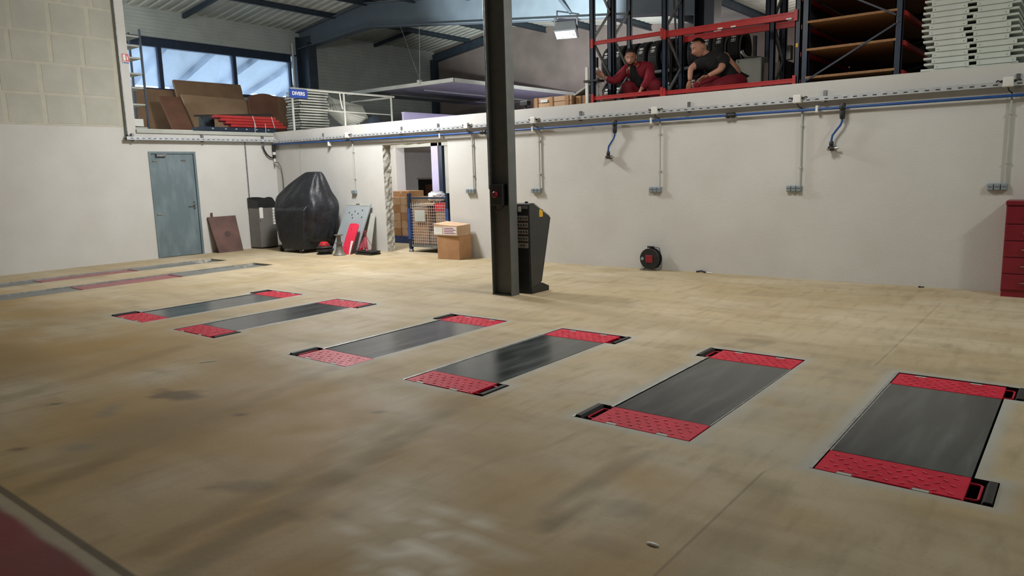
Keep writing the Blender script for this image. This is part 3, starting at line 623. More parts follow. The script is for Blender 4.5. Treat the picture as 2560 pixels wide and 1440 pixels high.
G().box((1.20,-.92,.10),(2.15,-.20,.13)).build('chassis', m_black, t)
for (x, y) in ((1.30,-.90),(2.02,-.93),(2.10,-.25),(1.25,-.25)):
    w_ = G().lathe([(.0,-.018),(.05,-.018),(.055,0),(.05,.018),(.0,.018)], (x,y,.055), 0, 16).build('caster_wheel', m_rubber, t, smooth=True)
    G().box((x-.028,y-.02,.05),(x-.022,y+.02,.125)).box((x+.022,y-.02,.05),(x+.028,y+.02,.125)).box((x-.028,y-.02,.11),(x+.028,y+.02,.125)).build('caster_fork', m_chrome, w_)
# leaning grey sheet & red board
def slab(quad, th, name, mat, par=None, bevel=.003, **kw):
    q = [Vector(p) for p in quad]; n_ = (q[1]-q[0]).cross(q[3]-q[0]).normalized()*th
    return G().add(q+[p-n_ for p in q], [(0,1,2,3),(4,7,6,5),(0,4,5,1),(1,5,6,2),(2,6,7,3),(3,7,4,0)]).build(name, mat, par, bevel=bevel, **kw)
t = thing('leaning_metal_sheet', 'large pale grey metal sheet with holes leaning on the wall', 'metal sheet', (2.75,-.3,0))
Q = [(2.30,-.42,0),(3.10,-.46,0),(3.17,-.065,.955),(2.46,-.06,.97)]
m_sheet = M('pale_grey_sheet', (158,166,170), .5, c2=(148,156,160), scale=2)
slab(Q, .03, 'sheet', m_sheet, t)
A, B_, C_, D_ = map(Vector, Q); nn = (B_-A).cross(D_-A).normalized()
def onq(u, v): return A*(1-u)*(1-v)+B_*u*(1-v)+C_*u*v+D_*(1-u)*v
for (u, v) in ((.22,.80),(.45,.83),(.74,.86),(.42,.70),(.80,.72),(.36,.76),(.6,.79)):
    p = onq(u, v)+nn*.001; G().lathe([(.0,.002),(.014,.002),(.014,0)], (0,0,0), 2, 10).xf(Matrix.Translation(p) @ nn.to_track_quat('Z','Y').to_matrix().to_4x4()).build('hole', m_dark, t)
slab([onq(0,.95)+nn*.004,onq(1,.95)+nn*.004,onq(1,1)+nn*.004,onq(0,1)+nn*.004], .02, 'top_flange', m_pale, t)
slab([onq(.4,.965)+nn*.006,onq(.55,.965)+nn*.006,onq(.55,.985)+nn*.006,onq(.4,.985)+nn*.006], .002, 'slot', m_dark, t)
slab([(3.12,-.30,0),(3.36,-.33,0),(3.25,-.05,.75),(3.14,-.05,.77)], .025, 'pale_offcut_board', m_pale, None, label='narrow pale panel behind the large grey sheet', cat='panel')
t = thing('leaning_red_panel', 'red plastic panel with rounded top leaning on the grey sheet', 'panel', (3.03,-.55,0))
rp = []
for (u, v) in ((0,0),(1,0),(1,.93),(.93,.985),(.8,1),(.2,1),(.07,.985),(0,.93)):
    a0 = Vector((2.93,-.70,0))*(1-u)+Vector((3.20,-.70,0))*u; a1 = Vector((2.86,-.365,.58))*(1-u)+Vector((3.13,-.365,.58))*u; rp.append(a0*(1-v)+a1*v)
nn2 = (rp[1]-rp[0]).cross(rp[4]-rp[0]).normalized()*-.03; n8 = 8
G().add(rp+[p+nn2 for p in rp], [tuple(range(8)),tuple(range(15,7,-1))]+[(i,8+i,8+(i+1) % 8,(i+1) % 8) for i in range(8)]).build('panel', M('bright_red_plastic',(214,46,74),.5,c2=(204,40,66),scale=3), t, bevel=.005)
for (u, v) in ((.35,.82),(.3,.22)):
    p = (rp[0]*(1-u)+rp[1]*u)*(1-v)+(rp[5]*(1-u)+rp[4]*u)*v; G().ball(p-nn2*.05, .011).build('bolt_hole', m_maroon, t)
slab([(3.155,-.69,0),(3.22,-.72,0),(3.20,-.60,.26),(3.15,-.60,.26)], .012, 'strip_offcut', m_white, None, label='short white strip leaning beside the red panel', cat='strip')
# air bag jack
t = thing('air_bag_jack', 'small red and black air bag jack on the floor', 'jack', (2.62,-.84,0))
X, Y = 2.62, -.84
G().lathe([(.155,0),(.155,.02),(.12,.03)], (X,Y,0)).build('base_plate', m_black, t, smooth=True)
G().lathe([(.10,.03),(.15,.05),(.155,.075),(.15,.10),(.11,.115),(.145,.125),(.15,.14),(.13,.16),(.1,.165)], (X,Y,0)).build('rubber_bellows', m_rubber, t, smooth=True)
G().lathe([(.105,.165),(.11,.18),(.105,.195),(.0,.195)], (X,Y,0)).lathe([(.085,.21),(.08,.23),(.05,.245),(.0,.248)], (X,Y,0)).build('red_head', m_redp, t, smooth=True)
G().lathe([(.095,.195),(.1,.20),(.1,.208),(.09,.212)], (X,Y,0)).build('metal_ring', m_chrome, t, smooth=True)
G().tube([(X+.15,Y+.02,.04),(X+.22,Y+.0,.05),(X+.30,Y-.02,.12)], .018).build('handle', m_black, t, smooth=True)
# grey axle stand
t = thing('axle_stand', 'grey steel axle stand in front of the leaning sheet', 'axle stand', (3.10,-.78,0))
X, Y = 3.09, -.845
m_stand = M('worn_grey_stand', (92,90,86), .5, .2, c2=(118,112,104), scale=10)
G().lathe([(.125,0),(.125,.012),(.085,.06),(.065,.13),(.055,.20),(.055,.245),(.062,.25)], (X,Y,0)).build('base_bell', m_stand, t, smooth=True)
G().lathe([(.04,.245),(.04,.37),(.03,.38)], (X,Y,0)).build('post', m_stand, t, smooth=True)
G().lathe([(.08,.235),(.08,.245),(.0,.25)], (X,Y,0)).build('collar', m_stand, t, smooth=True)
G().lathe([(.03,.37),(.085,.385),(.085,.40),(.0,.395)], (X,Y,0)).build('saddle', m_stand, t, smooth=True)
# black block with red tripod stand on it
G().box((3.28,-.62,.0),(3.72,-.36,.035)).box((3.27,-.60,.045),(3.74,-.38,.075)).box((3.30,-.58,.03),(3.70,-.40,.05)).build('ramp_block', m_rubber, bevel=.006, label='flat black rubber block under the red tripod stand', cat='block')
t = thing('tripod_stand', 'small red tripod axle stand on the black block', 'axle stand', (3.46,-.50,.08))
X, Y = 3.47, -.50; m_dred = M('faded_red_stand', (150,62,72), .55, c2=(132,52,62), scale=8)
for k in range(4):
    a_ = PI/4+k*PI/2; ex, ey = X+.165*math.cos(a_), Y+.115*math.sin(a_)
    G().bar((X+.025*math.cos(a_),Y+.02*math.sin(a_),.33),(ex,ey,.085),.05,.008,up=(math.cos(a_),math.sin(a_),0)).build('leg', m_dred, t)
G().add([(X-.12,Y-.085,.14),(X+.12,Y-.085,.14),(X+.03,Y-.02,.33),(X-.03,Y-.02,.33),(X-.12,Y-.077,.14),(X+.12,Y-.077,.14),(X+.03,Y-.012,.33),(X-.03,Y-.012,.33)], [(0,1,2,3),(7,6,5,4),(0,4,5,1),(1,5,6,2),(2,6,7,3),(3,7,4,0)]).build('gusset', m_dred, t)
G().tube([(X,Y,.30),(X,Y,.44)], .02).build('post', m_dred, t, smooth=True); G().box((X-.04,Y-.02,.44),(X+.04,Y+.02,.452)).build('saddle', m_dred, t)
t = thing('bottle_jack', 'small red bottle jack on the floor behind the black block', 'jack', (3.12,-.30,0))
X, Y = 3.20, -.40
G().lathe([(.06,0),(.06,.03),(.045,.04),(.045,.10),(.03,.12),(.0,.12)], (X,Y,0)).box((X-.07,Y-.05,0),(X+.07,Y+.05,.02)).build('body', m_redp, t, smooth=True)
G().tube([(X+.03,Y-.03,.07),(X+.13,Y-.06,.16)], .009).build('pump_handle', m_black, t, smooth=True)
# floor-standing cartons at the doorway
def carton(name, lab, mat, a, b, rot=0, flaps=False, par_cat='carton', tape=True, group=None):
    cx, cy = (a[0]+b[0])/2, (a[1]+b[1])/2; t = thing(name, lab, par_cat, (cx,cy,a[2]), rot, group, local=True)
    hx, hy, h = abs(b[0]-a[0])/2, abs(b[1]-a[1])/2, b[2]-a[2]
    G().box((-hx,-hy,0),(hx,hy,h)).build('body', mat, t, bevel=.006)
    if tape: G().box((-.025,-hy-.001,h-.06),(.025,hy+.001,h+.001)).build('tape', m_carton2, t)
    G().box((-hx,-.003,h),(hx,.003,h+.0015)).build('flap_seam', m_cartond, t)
    return t, hx, hy, h
cb, hx, hy, h = carton('carton', 'large plain brown carton on the floor beside the doorway', m_carton, (5.30,-.42,0), (5.80,-.06,.415), .06, tape=False)
ct, hx, hy, h = carton('carton', 'printed carton with loose lid resting on the large brown carton', m_carton2, (5.24,-.44,.417), (5.80,-.08,.60), .02)
G().box((-hx+.01,-hy-.002,.02),(-hx+.21,-hy,.15)).build('print_panel', m_paper, ct); G().box((-hx+.235,-hy-.002,.02),(hx-.02,-hy,.16)).build('print_panel', m_paper, ct)
m_prn = M('purple_print', (150,70,110), .7)
for k in range(4): G().box((-hx+.25,-hy-.003,.04+k*.03),(hx-.04-.05*(k % 2),-hy-.0015,.053+k*.03)).build('print_line', m_prn, ct)
slab([(-hx-.03,-hy,h+.02),(hx,-hy,h-.005),(hx,hy,h+.01),(-hx,hy,h+.05)], .005, 'lid_flap', m_carton2, ct)
# cable reel
t = thing('cable_reel', 'black cable reel with red socket face standing by the wall', 'cable reel', (9.36,-.13,0))
X, Y, Z = 9.37, -.12, .175
G().lathe([(.0,-.055),(.15,-.055),(.158,-.045),(.158,-.035),(.10,-.03)], (X,Y,Z), 1, 32).lathe([(.10,.03),(.158,.035),(.158,.05),(.0,.055)], (X,Y,Z), 1, 32).build('flanges', m_black, t, smooth=True)
G().lathe([(.10,-.03),(.12,-.02),(.125,0),(.12,.02),(.10,.03)], (X,Y,Z), 1, 32).build('wound_cable', m_rubber, t, smooth=True)
G().box((X-.058,Y-.064,Z-.055),(X+.055,Y-.052,Z+.055)).build('socket_plate', M('dull_red_plastic',(150,32,46),.5), t, bevel=.018)
for sx in (-.024,.024):
    for sz in (-.024,.024): G().lathe([(.0,-.067),(.015,-.067),(.017,-.06)], (X-.002+sx,Y,Z+sz), 1, 14).build('socket', m_maroon, t)
G().lathe([(.0,-.066),(.024,-.066),(.026,-.052)], (X-.11,Y,Z), 1, 16).build('crank_knob', m_grey, t, smooth=True)
G().tube([(X-.14,Y-.075,.01),(X+.07,Y-.075,.01),(X+.10,Y-.06,.012),(X+.10,Y+.07,.012),(X+.07,Y+.075,.01),(X-.14,Y+.075,.01),(X-.14,Y-.075,.01)], .0085, 8).tube([(X+.10,Y+.07,.012),(X+.13,Y+.075,.20),(X+.10,Y+.07,.33),(X+.03,Y+.03,.345),(X-.06,Y+.03,.345)], .0085, 8).build('wire_stand', m_chrome, t, smooth=True)
G().tube([(X-.07,Y+.03,.345),(X+.035,Y+.03,.345)], .014).build('hand_grip', m_black, t, smooth=True)
t = thing('cable_offcut', 'small white cable offcut lying by the wall base', 'cable', (9.98,-.05,0))
pa = U(1765,681,2,.01); pb_ = U(1780,683,2,.01); pc = U(1741,679,2,.01)
G().tube([pa, (pa+pb_)/2, pb_], .007).build('white_sleeve', m_white, t, smooth=True); G().tube([pc, (pc+pa)/2+Vector((0,0,.015)), pa], .012).build('dark_end', m_black, t, smooth=True)
for (px, py, nm, lab, cat, mt) in ((2303,719,'bolt','small dark bolt lying near the long wall','bolt',m_black),(1632,1363,'pebble','small white chip of concrete on the near floor','chip',m_white),(520,905,'straw','short white splinter on the floor','splinter',m_white)):
    p = U(px,py,2,0)
    if nm == 'straw': G().bar(p+Vector((-.03,-.06,.003)), p+Vector((.03,.06,.003)), .008, .006).build('splinter', mt, label=lab, cat=cat)
    elif nm == 'bolt': G().tube([p+Vector((-.02,0,.008)), p+Vector((.03,.01,.008))], .006).lathe([(.012,0),(.012,.016),(.0,.016)], tuple(p+Vector((-.02,0,0)))).build('bolt', mt, label=lab, cat=cat)
    else: G().ball(p+Vector((0,0,.004)), (.028,.012,.007), 10, 6).build('concrete_chip', mt, label=lab, cat=cat, smooth=True)
# maroon drawer cabinet
t = thing('drawer_cabinet', 'maroon steel drawer cabinet standing against the long wall', 'cabinet', (14.1,-.17,0))
xa, xb, yf = 13.725, 14.62, -.33
G().box((xa,yf+.015,.06),(xb,-.005,1.0)).build('body', m_maroon, t, bevel=.004); G().box((xa-.006,yf-.004,1.0),(xb+.006,-.002,1.045)).build('top', m_maroon, t, bevel=.006)
G().box((xa+.005,yf+.02,0),(xb-.005,-.01,.06)).build('plinth', m_maroon, t)
zs = [.075,.255,.435,.615,.795,.985]
for k in range(5):
    dr = G().box((xa+.006,yf,zs[k]+.006),(xb-.006,yf+.02,zs[k+1]-.006)).build('drawer', m_maroon, t, bevel=.006)
    z = (zs[k]+zs[k+1])/2
    G().tube([(13.895,yf,z),(13.895,yf-.03,z),(14.25,yf-.03,z),(14.25,yf,z)], .007, 8).build('handle', m_chrome, dr, smooth=True)
# ================================================================= ROOF STEELWORK
def ibeam(g, p, q, h, wd, t_=.02):              # I profile between p and q (p,q = top centre line)
    p, q = Vector(p), Vector(q); up = Vector((0,0,1))
    g.bar(p-up*t_/2, q-up*t_/2, wd, t_); g.bar(p-up*(h-t_/2), q-up*(h-t_/2), wd, t_); g.bar(p-up*h/2, q-up*h/2, t_*.7, h-2*t_); return g
YB = 3.8
t = thing('portal_frame', 'long steel roof frame over the mezzanine, pale where lit', 'roof beam', (-3.7,YB,2.44))
g = G(); g.box((-3.95,YB-.15,2.44),(-3.93,YB+.15,5.5)).box((-3.42,YB-.15,2.44),(-3.40,YB+.15,5.3)).box((-3.93,YB-.01,2.44),(-3.42,YB+.01,5.5)); g.build('left_post', m_steel, t)
g = G(); a0, a1, a2 = Vector((-3.95,YB,5.63)), Vector((-1.0,YB,5.98)), Vector((8.75,YB,4.90))
g.prism([(-3.95,5.16),(-.95,5.36),(-.95,5.97),(-3.95,5.62)], 1, YB-.008, YB+.008)
g.bar((-3.95,YB,5.16),(-.95,YB,5.37),.26,.02).bar((-3.95,YB,5.63),(-.95,YB,5.98),.26,.02).build('left_rafter', m_beam, t)
g = G(); g.prism([(-.95,5.36),(8.3,4.36),(8.3,4.90),(-.95,5.97)], 1, YB-.008, YB+.008); g.bar((-.95,YB,5.37),(8.3,YB,4.37),.26,.02).bar((-.95,YB,5.98),(8.3,YB,4.91),.26,.02)
g.build('right_rafter', m_beam, t)
g = G().box((8.30,YB-.17,2.44),(8.32,YB+.17,4.95)).box((8.68,YB-.17,2.44),(8.70,YB+.17,4.95)).box((8.32,YB-.01,2.44),(8.68,YB+.01,4.95)); g.build('right_post', m_steel, t)
G().bar((5.1,YB-.25,5.30),(5.45,YB-.02,4.78),.05,.05).build('fly_brace', m_steel, t)
for kq, x in enumerate((-2.3,-1.0,.8,2.6,4.4,6.2,8.0)):
    z = roofz(x)-.005; g = ibeam(G(), (x,-9 if x < -2 else .3,z), (x,9.42,z), .17 if x > -2 else .13, .08, .012)
    g.build('roof_purlin', m_steel, label='dark steel roof purlin, %s from the window wall' % ('first','second','third','fourth','fifth','sixth','seventh')[kq], cat='purlin', group='roof purlins')
for (y, lab) in ((.35,'dark steel strut from the window wall up to the roof purlin'),(6.7,'dark steel strut on the far part of the window wall')):
    G().bar((-3.99,y,roofz(-3.99)-.08),(-2.3,y,roofz(-2.3)-.10),.08,.10).build('roof_strut', m_steel, label=lab, cat='strut')
t = thing('corner_portal', 'dark steel corner post and rafter against the back wall', 'roof beam', (-3.9,9.3,2.44))
G().box((-3.98,9.20,2.442),(-3.80,9.42,5.40)).build('post', m_steel, t); G().bar((-3.85,9.32,5.44),(-1,9.32,5.84),.2,.22).build('rafter', m_steel, t)
G().tube([(-3.9,3.50,2.9),(-3.9,3.50,5.3)], .035).build('down_pipe', m_pale, smooth=True, label='pale down pipe beside the frame column', cat='pipe')
G().tube([(-3.93,4.2,2.9),(-3.93,4.2,5.2)], .03).build('down_pipe', m_galv, smooth=True, label='thin grey pipe right of the narrow window', cat='pipe')
# unlit flood lamp under the roof beam
t = thing('flood_lamp', 'black flood lamp with glass front hanging under the roof beam', 'lamp', (5.47,3.55,4.28), 0.35, local=True)
rx = Matrix.Rotation(-.55, 4, 'X')
G().prism([(-.26,-.02),(.26,-.02),(.20,.22),(-.20,.22)], 1, -.14, .14).xf(Matrix.Translation((0,0,.06)) @ rx).build('housing', m_black, t, bevel=.012)
G().box((-.22,-.115,-.028),(.22,.115,-.018)).xf(Matrix.Translation((0,0,.06)) @ rx).build('front_glass', M('lamp_glass',(120,120,116),.2,c2=(84,84,84),scale=9), t)
G().bar((-.24,0,.12),(-.24,.0,.40),.02,.03).bar((.24,0,.12),(.24,0,.37),.02,.03).bar((-.24,0,.40),(.24,0,.37),.03,.012).build('bracket', m_black, t)
# hall luminaires (above the picture; the mezzanine one is an added, unseen fill)
for k, (p, e, e2, c) in enumerate(LAMPS):
    t = thing('hall_luminaire', 'hanging lamp over the %s' % ('long runways','third and fourth lift platforms','drawer cabinet side','mezzanine behind the block wall, an added unseen fill')[k], 'lamp', p)
    G().lathe([(.03,.12),(.07,.10),(.07,-.03),(.05,-.05)], p, 2, 16).build('lamp_holder', m_white, t, smooth=True)
    G().tube([(p[0],p[1],p[2]+.10),(p[0],p[1],roofz(p[0])+.02)], .008, 6).build('hanger', m_galv, t)
t = thing('added_flood_lamp', 'small added flood lamp, unseen behind the parapet, brightening the roof beam', 'lamp', (6.76,.36,2.44))  # added lamp, hidden by the hall column, body for the beam spot
G().box((6.68,.30,2.60),(6.84,.40,2.68)).build('housing', m_black, t, bevel=.01); G().box((6.70,.32,2.44),(6.82,.38,2.47)).bar((6.76,.35,2.46),(6.76,.35,2.62),.03,.03).build('stand', m_black, t)
# suspended canopy over the stair void
t = thing('suspended_canopy', 'flat pale canopy panel hung on thin rods over the void', 'canopy', (.2,6.2,3.68))
G().box((-1.75,3.62,3.70),(2.15,8.9,3.74)).build('panel', m_canopy, t)
G().box((-1.75,3.60,3.68),(2.17,3.64,3.77)).box((2.13,3.62,3.68),(2.17,8.9,3.77)).build('edge_frame', m_pale, t)
for x in (-.9,.4): G().bar((x,4.4,3.685),(x,8.9,3.685),.04,.03).build('cross_bar', m_pale, t)
G().tube([(1.02,3.63,3.76),(1.02,3.7,5.15)], .008, 6).build('rod', m_galv, t); G().tube([(1.05,3.63,3.76),(.35,3.7,5.22)], .008, 6).build('rod', m_galv, t)
G().box((1.0,3.55,3.72),(1.08,3.66,3.82)).build('hook_plate', m_pale, t)
# ================================================================= MEZZANINE, LEFT PART
t = thing('guard_rail', 'pale tubular guard rail at the mezzanine edge', 'railing', (.6,1.5,2.44))
for y in (.12,1.54,3.02): G().tube([(.6,y,2.44),(.6,y,3.42)], .024, 10).build('post', m_pale, t, smooth=True)
G().tube([(.6,.10,3.42),(.6,3.12,3.42)], .026, 10).build('top_rail', m_pale, t, smooth=True)
G().tube([(.6,.12,3.0),(.6,3.02,2.98)], .012, 8).build('mid_rail', m_pale, t, smooth=True)
G().tube([(.6,3.02,3.40),(-.9,3.02,3.40)], .024, 8).build('end_rail', m_pale, t, smooth=True)
G().tube([(.585,1.44,3.40),(.585,1.46,3.2),(.585,1.50,3.05)], .012, 8).build('loose_strap', m_paper, t, smooth=True)
sg = thing('aisle_sign', 'blue sign with white lettering fixed to the guard rail', 'sign', (.64,.22,3.2))
sa, sb = U(722,219,0,.64), U(769,247,0,.64)
G().box((.634,sa.y,sb.z),(.644,sb.y,sa.z-.02)).build('sign_plate', m_signblue, sg)
text('DIVERS', .105, (.6455,(sa.y+sb.y)/2,(sa.z-.02+sb.z)/2), Euler((PI/2,0,PI/2)), m_white, sg, bold=.003)
# steel shelf unit by the block wall
t = thing('steel_shelving', 'light steel shelving unit with dark upright behind the wall edge', 'shelving', (-.7,-3.0,2.44))
for y in (-2.53,-3.7):
    for x in (-.5,-.95): G().bar((x,y,2.44),(x,y,4.46),.035,.035).build('upright', m_navy, t)
for z in (2.58,3.03,3.35,3.62,3.92,4.15,4.33):
    G().box((-.95,-3.7,z-.03),(-.5,-2.545,z)).build('shelf', m_pale, t)
G().box((-.9,-3.2,2.60),(-.55,-2.60,2.74)).build('storage_box', m_white, label='white box on the lowest shelf of the steel shelving', cat='box')
# sheets of cardboard
def sheet(name, top, xt, xb, lab, mat, th=.04, grp='cardboard sheets'):
    a, b = U(*top[0],0,xt), U(*top[1],0,xt); zb = 2.44
    ya = top[2] if len(top) > 2 else a.y; yb = top[3] if len(top) > 3 else b.y
    slab([(xb,ya,zb),(xb,yb,zb),tuple(b),tuple(a)], th, name, mat, None, label=lab, cat='sheet', group=grp)
sheet('cardboard_sheet', ((330,219),(438,226)), -3.9, -3.55, 'wide brown board standing behind the shelving under the window', m_cartond)
sheet('cardboard_sheet', ((433,199),(601,212)), -3.72, -3.2, 'tallest brown cardboard sheet leaning before the window', m_cartond, .08)
sheet('cardboard_sheet', ((452,235),(618,250)), -3.45, -2.7, 'broad tan cardboard sheet leaning in front of the tallest one', m_cartont, .06)
sheet('cardboard_sheet', ((396,240),(449,242)), -3.2, -2.5, 'narrow reddish hardboard sheet leaning left of the tan sheets', m_cartonr, .04)
t = thing('cardboard_stack', 'brown cardboard sheets with bowed top behind the red beams', 'sheet', (-3,1,2.44), group='cardboard sheets')
for k in range(3):
    pa = U(622+k*9,242-k,0,-3.1-.15*k); pb = U(692+k*14,243+k*2,0,-3.1-.15*k); pr = []
    for u in range(9): pr.append((pa.y+(pb.y-pa.y)*u/8, pa.z+(pb.z-pa.z)*u/8+.09*math.sin(PI*u/8)*(1 if k == 0 else .5)))
    G().prism([(pa.y,2.44)]+pr+[(pb.y,2.44)], 0, -3.1-.15*k, -3.16-.15*k).build('sheet', m_cartonr if k == 0 else m_cartond, t)
# beam bundles
t = thing('navy_beam_bundle', 'strapped bundle of navy rack beams lying on the mezzanine', 'beam bundle', (-.7,-.6,2.44))
for r in range(2):
    for c in range(4): G().box((-.34-c*.14,-1.62+.1*r+.03*c,2.445+r*.09),(-.46-c*.14,.36-.06*r,2.53+r*.09)).build('beam', m_navy, t, bevel=.004)
for y in (-1.25,-.95,-.7,-.45,-.2,.1):
    for z in (2.50,2.585): G().box((-.338,y-.02,z-.012),(-.335,y+.02,z+.012)).build('hole', m_pale, t)
for y in (-.25,.02): G().box((-.335,y,2.44),(-.331,y+.012,2.72)).build('strap', m_paper, t)
t = thing('red_beam_bundle', 'strapped bundle of red rack beams on top of the navy beams', 'beam bundle', (-.6,-.1,2.63))
for r in range(4):
    for c in range(3): G().box((-.36-c*.15,-.80-.12*r+.1*c,2.632+r*.062),(-.49-c*.15,.60-.09*r,2.688+r*.062)).build('beam', m_rackred, t, bevel=.005)
for y in (-.20,.28): G().bar((-.352,y,2.632),(-.352,y-.07,2.885),.006,.012).build('strap', m_paper, t)
G().bar((-.95,-1.30,2.885),(-.95,.62,2.99),.05,.04).build('dark_pole', m_dark, label='dark steel pole lying behind the red beams', cat='pole')
G().box((-1.05,-1.15,2.62),(-.85,-.90,2.87)).build('packing_block', m_steel, label='dark blue block supporting the steel pole', cat='block')
# grey shelf panels behind the guard rail : tied stack and a fanned heap
random.seed(11); z = 2.445
for k in range(17):
    o = thing('steel_shelf_tray', 'grey steel shelf tray, %s of the tied stack behind the guard rail' % (('lowest','second','third','fourth','fifth','sixth','seventh','eighth','ninth','tenth','eleventh','twelfth','thirteenth','fourteenth','fifteenth','sixteenth','topmost')[k]+('' if k in (0,16) else ' from the bottom')), 'shelf tray', (-.42+random.uniform(-.02,.02),1.27+random.uniform(-.03,.03),z), random.uniform(-.02,.02), 'tied grey shelf panels', local=True)
    if k == 0:
        G().box((-.25,-.42,.040),(.25,.42,.046)).build('plate', m_pale, o); G().box((.238,-.42,.006),(.25,.42,.044)).box((-.25,-.42,.006),(-.238,.42,.044)).box((-.25,-.42,.006),(.25,-.408,.044)).box((-.25,.408,.006),(.25,.42,.044)).build('folded_rim', m_pale, o); pr0 = o
    else:
        for ch in pr0.children: c = ch.copy(); COL.objects.link(c); c.parent = o
    z += .062
for k in range(8):
    mt_ = Matrix.Rotation(.95-.03*k, 3, 'Y') @ Matrix.Rotation(-1.05+.11*k, 3, 'Z'); nv = mt_ @ Vector((0,0,1)); e_ = mt_.to_euler(); p = Vector((-.30,2.02+.03*k,3.06-.03*k))+nv*(.052*k)
    o = thing('steel_shelf_tray', 'tilted grey shelf tray, %s from below in the fanned heap beside the tied stack' % ('first','second','third','fourth','fifth','sixth','seventh','eighth')[k], 'shelf tray', p, 0, 'fanned grey shelf trays', local=True)
    for ch in pr0.children: c = ch.copy(); COL.objects.link(c); c.parent = o
    o.rotation_euler = e_
for k, (px, py, rx_) in enumerate(((745,312,.02),(830,306,-.2))): pass
G().box((.30,1.56,2.445),(.52,1.80,2.66)).build('small_carton', m_carton, bevel=.004, label='small orange-brown carton below the fanned shelf panels', cat='carton')
tp = G(); rg = []
for u in range(10):
    y = 2.05+u*.13; hgt = .12+.42*math.exp(-((u-4.2)/2.6)**2)
    rg.append([(.55,y,2.445),(.52,y,2.445+hgt*.55),(.44,y,2.445+hgt),(.34,y,2.445+hgt*.9),(.28,y,2.445)])
tp.loft(rg).build('folded_tarpaulin', m_steel, bevel=.01, label='dark folded tarpaulin heap at the foot of the guard rail', cat='tarpaulin')
G().box((.72,3.25,2.44),(.78,7.5,3.02)).box((.70,3.25,3.02),(.80,7.5,3.05)).build('low_screen_wall', m_lilac_lit, label='low white screen wall beyond the guard rail end', cat='screen wall')
# ================================================================= MEZZANINE, RIGHT PART
# wooden crate, white slats
t = thing('wooden_crate', 'long low wooden crate on the mezzanine edge', 'crate', (7.4,.5,2.44))
G().box((7.02,.33,2.46),(7.70,.70,2.70)).build('inner_box', m_carton, t)
for z in (2.45,2.535,2.62): G().box((7.0,.31,z),(7.72,.33,z+.078)).build('plank', m_carton2, t, bevel=.003)
for x in (7.02,7.33,7.64): G().box((x-.035,.295,2.445),(x+.035,.31,2.70)).build('batten', m_carton, t, bevel=.003)
G().box((7.12,.293,2.62),(7.26,.296,2.67)).build('paper_label', m_paper, t)
t = thing('wooden_crate', 'second wooden crate with vertical battens beside the white planks', 'crate', (7.85,.6,2.44))
G().box((7.74,.40,2.445),(8.20,.85,2.68)).build('inner_box', m_cartond, t)
for x in (7.76,7.90,8.04): G().box((x,.385,2.445),(x+.09,.40,2.68)).build('batten', m_carton, t, bevel=.003)
slab([(7.66,.42,2.70),(7.95,.42,2.84),(7.99,.75,2.86),(7.70,.75,2.72)], .03, 'loose_plank', m_pale, None, label='pale loose plank tilted on the crates', cat='plank')
G().box((6.93,.33,2.445),(6.98,.40,2.68)).build('black_post', m_black, label='short black post beside the wooden crate', cat='post')
G().box((6.2,.50,2.445),(6.62,.70,2.50)).build('brown_plank_pile', m_cartonr, bevel=.004, label='flat brown boards left of the wooden crate', cat='boards')
for k, (x, y, h, wd) in enumerate(((8.02,.26,3.09,.045),(8.13,.36,3.08,.05),(8.20,.38,3.09,.035))): G().box((x,y,2.445),(x+wd,y+.03,h)).build('white_plank', m_white, label=('tall white plank standing nearest the crates','wide white plank in the middle of the upright three','narrow white plank nearest the rack upright')[k], cat='plank', group='white planks')
G().box((8.0,.24,2.86),(8.26,.45,2.89)).build('slat_clamp', m_black, label='black clamp bar holding the white planks', cat='clamp')
# pallet racks
def upright(g, x, y, z0, z1, w_=.075, d=.06):
    g.box((x-w_/2,y-d/2,z0),(x-w_/2+.012,y+d/2,z1)).box((x+w_/2-.012,y-d/2,z0),(x+w_/2,y+d/2,z1)).box((x-w_/2,y-d/2,z0),(x+w_/2,y-d/2+.012,z1)); return g
def frame(par, x, ya, yb, z0, z1, zb):
    for y in (ya, yb):
        u = upright(G(), x, y, z0, z1).build('upright', m_navy, par)
        hh = G(); z = z0+.06
        while z < z1: hh.box((x-.008,y-.0315,z),(x+.008,y-.0295,z+.018)); z += .06
        hh.build('hole_row', m_black, u, kind='stuff')
    for k, (a, b) in enumerate(zip(zb, zb[1:])):
        p, q = (ya, yb) if k % 2 == 0 else (yb, ya); G().bar((x,p,a),(x,q,b),.03,.03).build('brace', m_galv, par)
ZT = 4.75
t = thing('pallet_rack', 'navy pallet rack with red beams at the mezzanine edge', 'rack', (9.8,.4,2.44))
zb = [2.52,2.98,3.48,3.98,4.5]
frame(t, 8.15, .28, .82, 2.44, ZT, zb); frame(t, 9.38, .28, .82, 2.44, ZT, zb)
frame(t, 10.76, .82, 1.3, 2.44, ZT-.2, zb)
frame(t, 11.28, .28, .82, 2.44, ZT, zb)
def rbeam(par, xa, xb, y, z, h, mat=m_rackred):
    b = G().box((xa,y-.022,z-h/2),(xb,y+.022,z+h/2)).box((xa,y-.026,z+h*.18),(xb,y-.02,z+h*.30)).build('beam', mat, par, bevel=.005)
    for x in (xa, xb): G().box((x-.022,y-.04,z-.075),(x+.022,y-.023,z+.065)).build('end_plate', mat, b)
rbeam(t, 8.17, 9.36, .255, 3.43, .055); rbeam(t, 9.40, 11.26, .255, 3.405, .09); rbeam(t, 9.40, 11.26, .85, 3.405, .09)
rbeam(t, 8.17, 9.36, .255, 2.60, .06); rbeam(t, 9.40, 11.26, .255, 2.58, .06)
for (px, py) in ((1800,71),(1833,66),(1972,47)):
    p = U(px,py,1,.232); G().cbox(p, (.07,.002,.018)).build('paper_tag', m_paper, t)
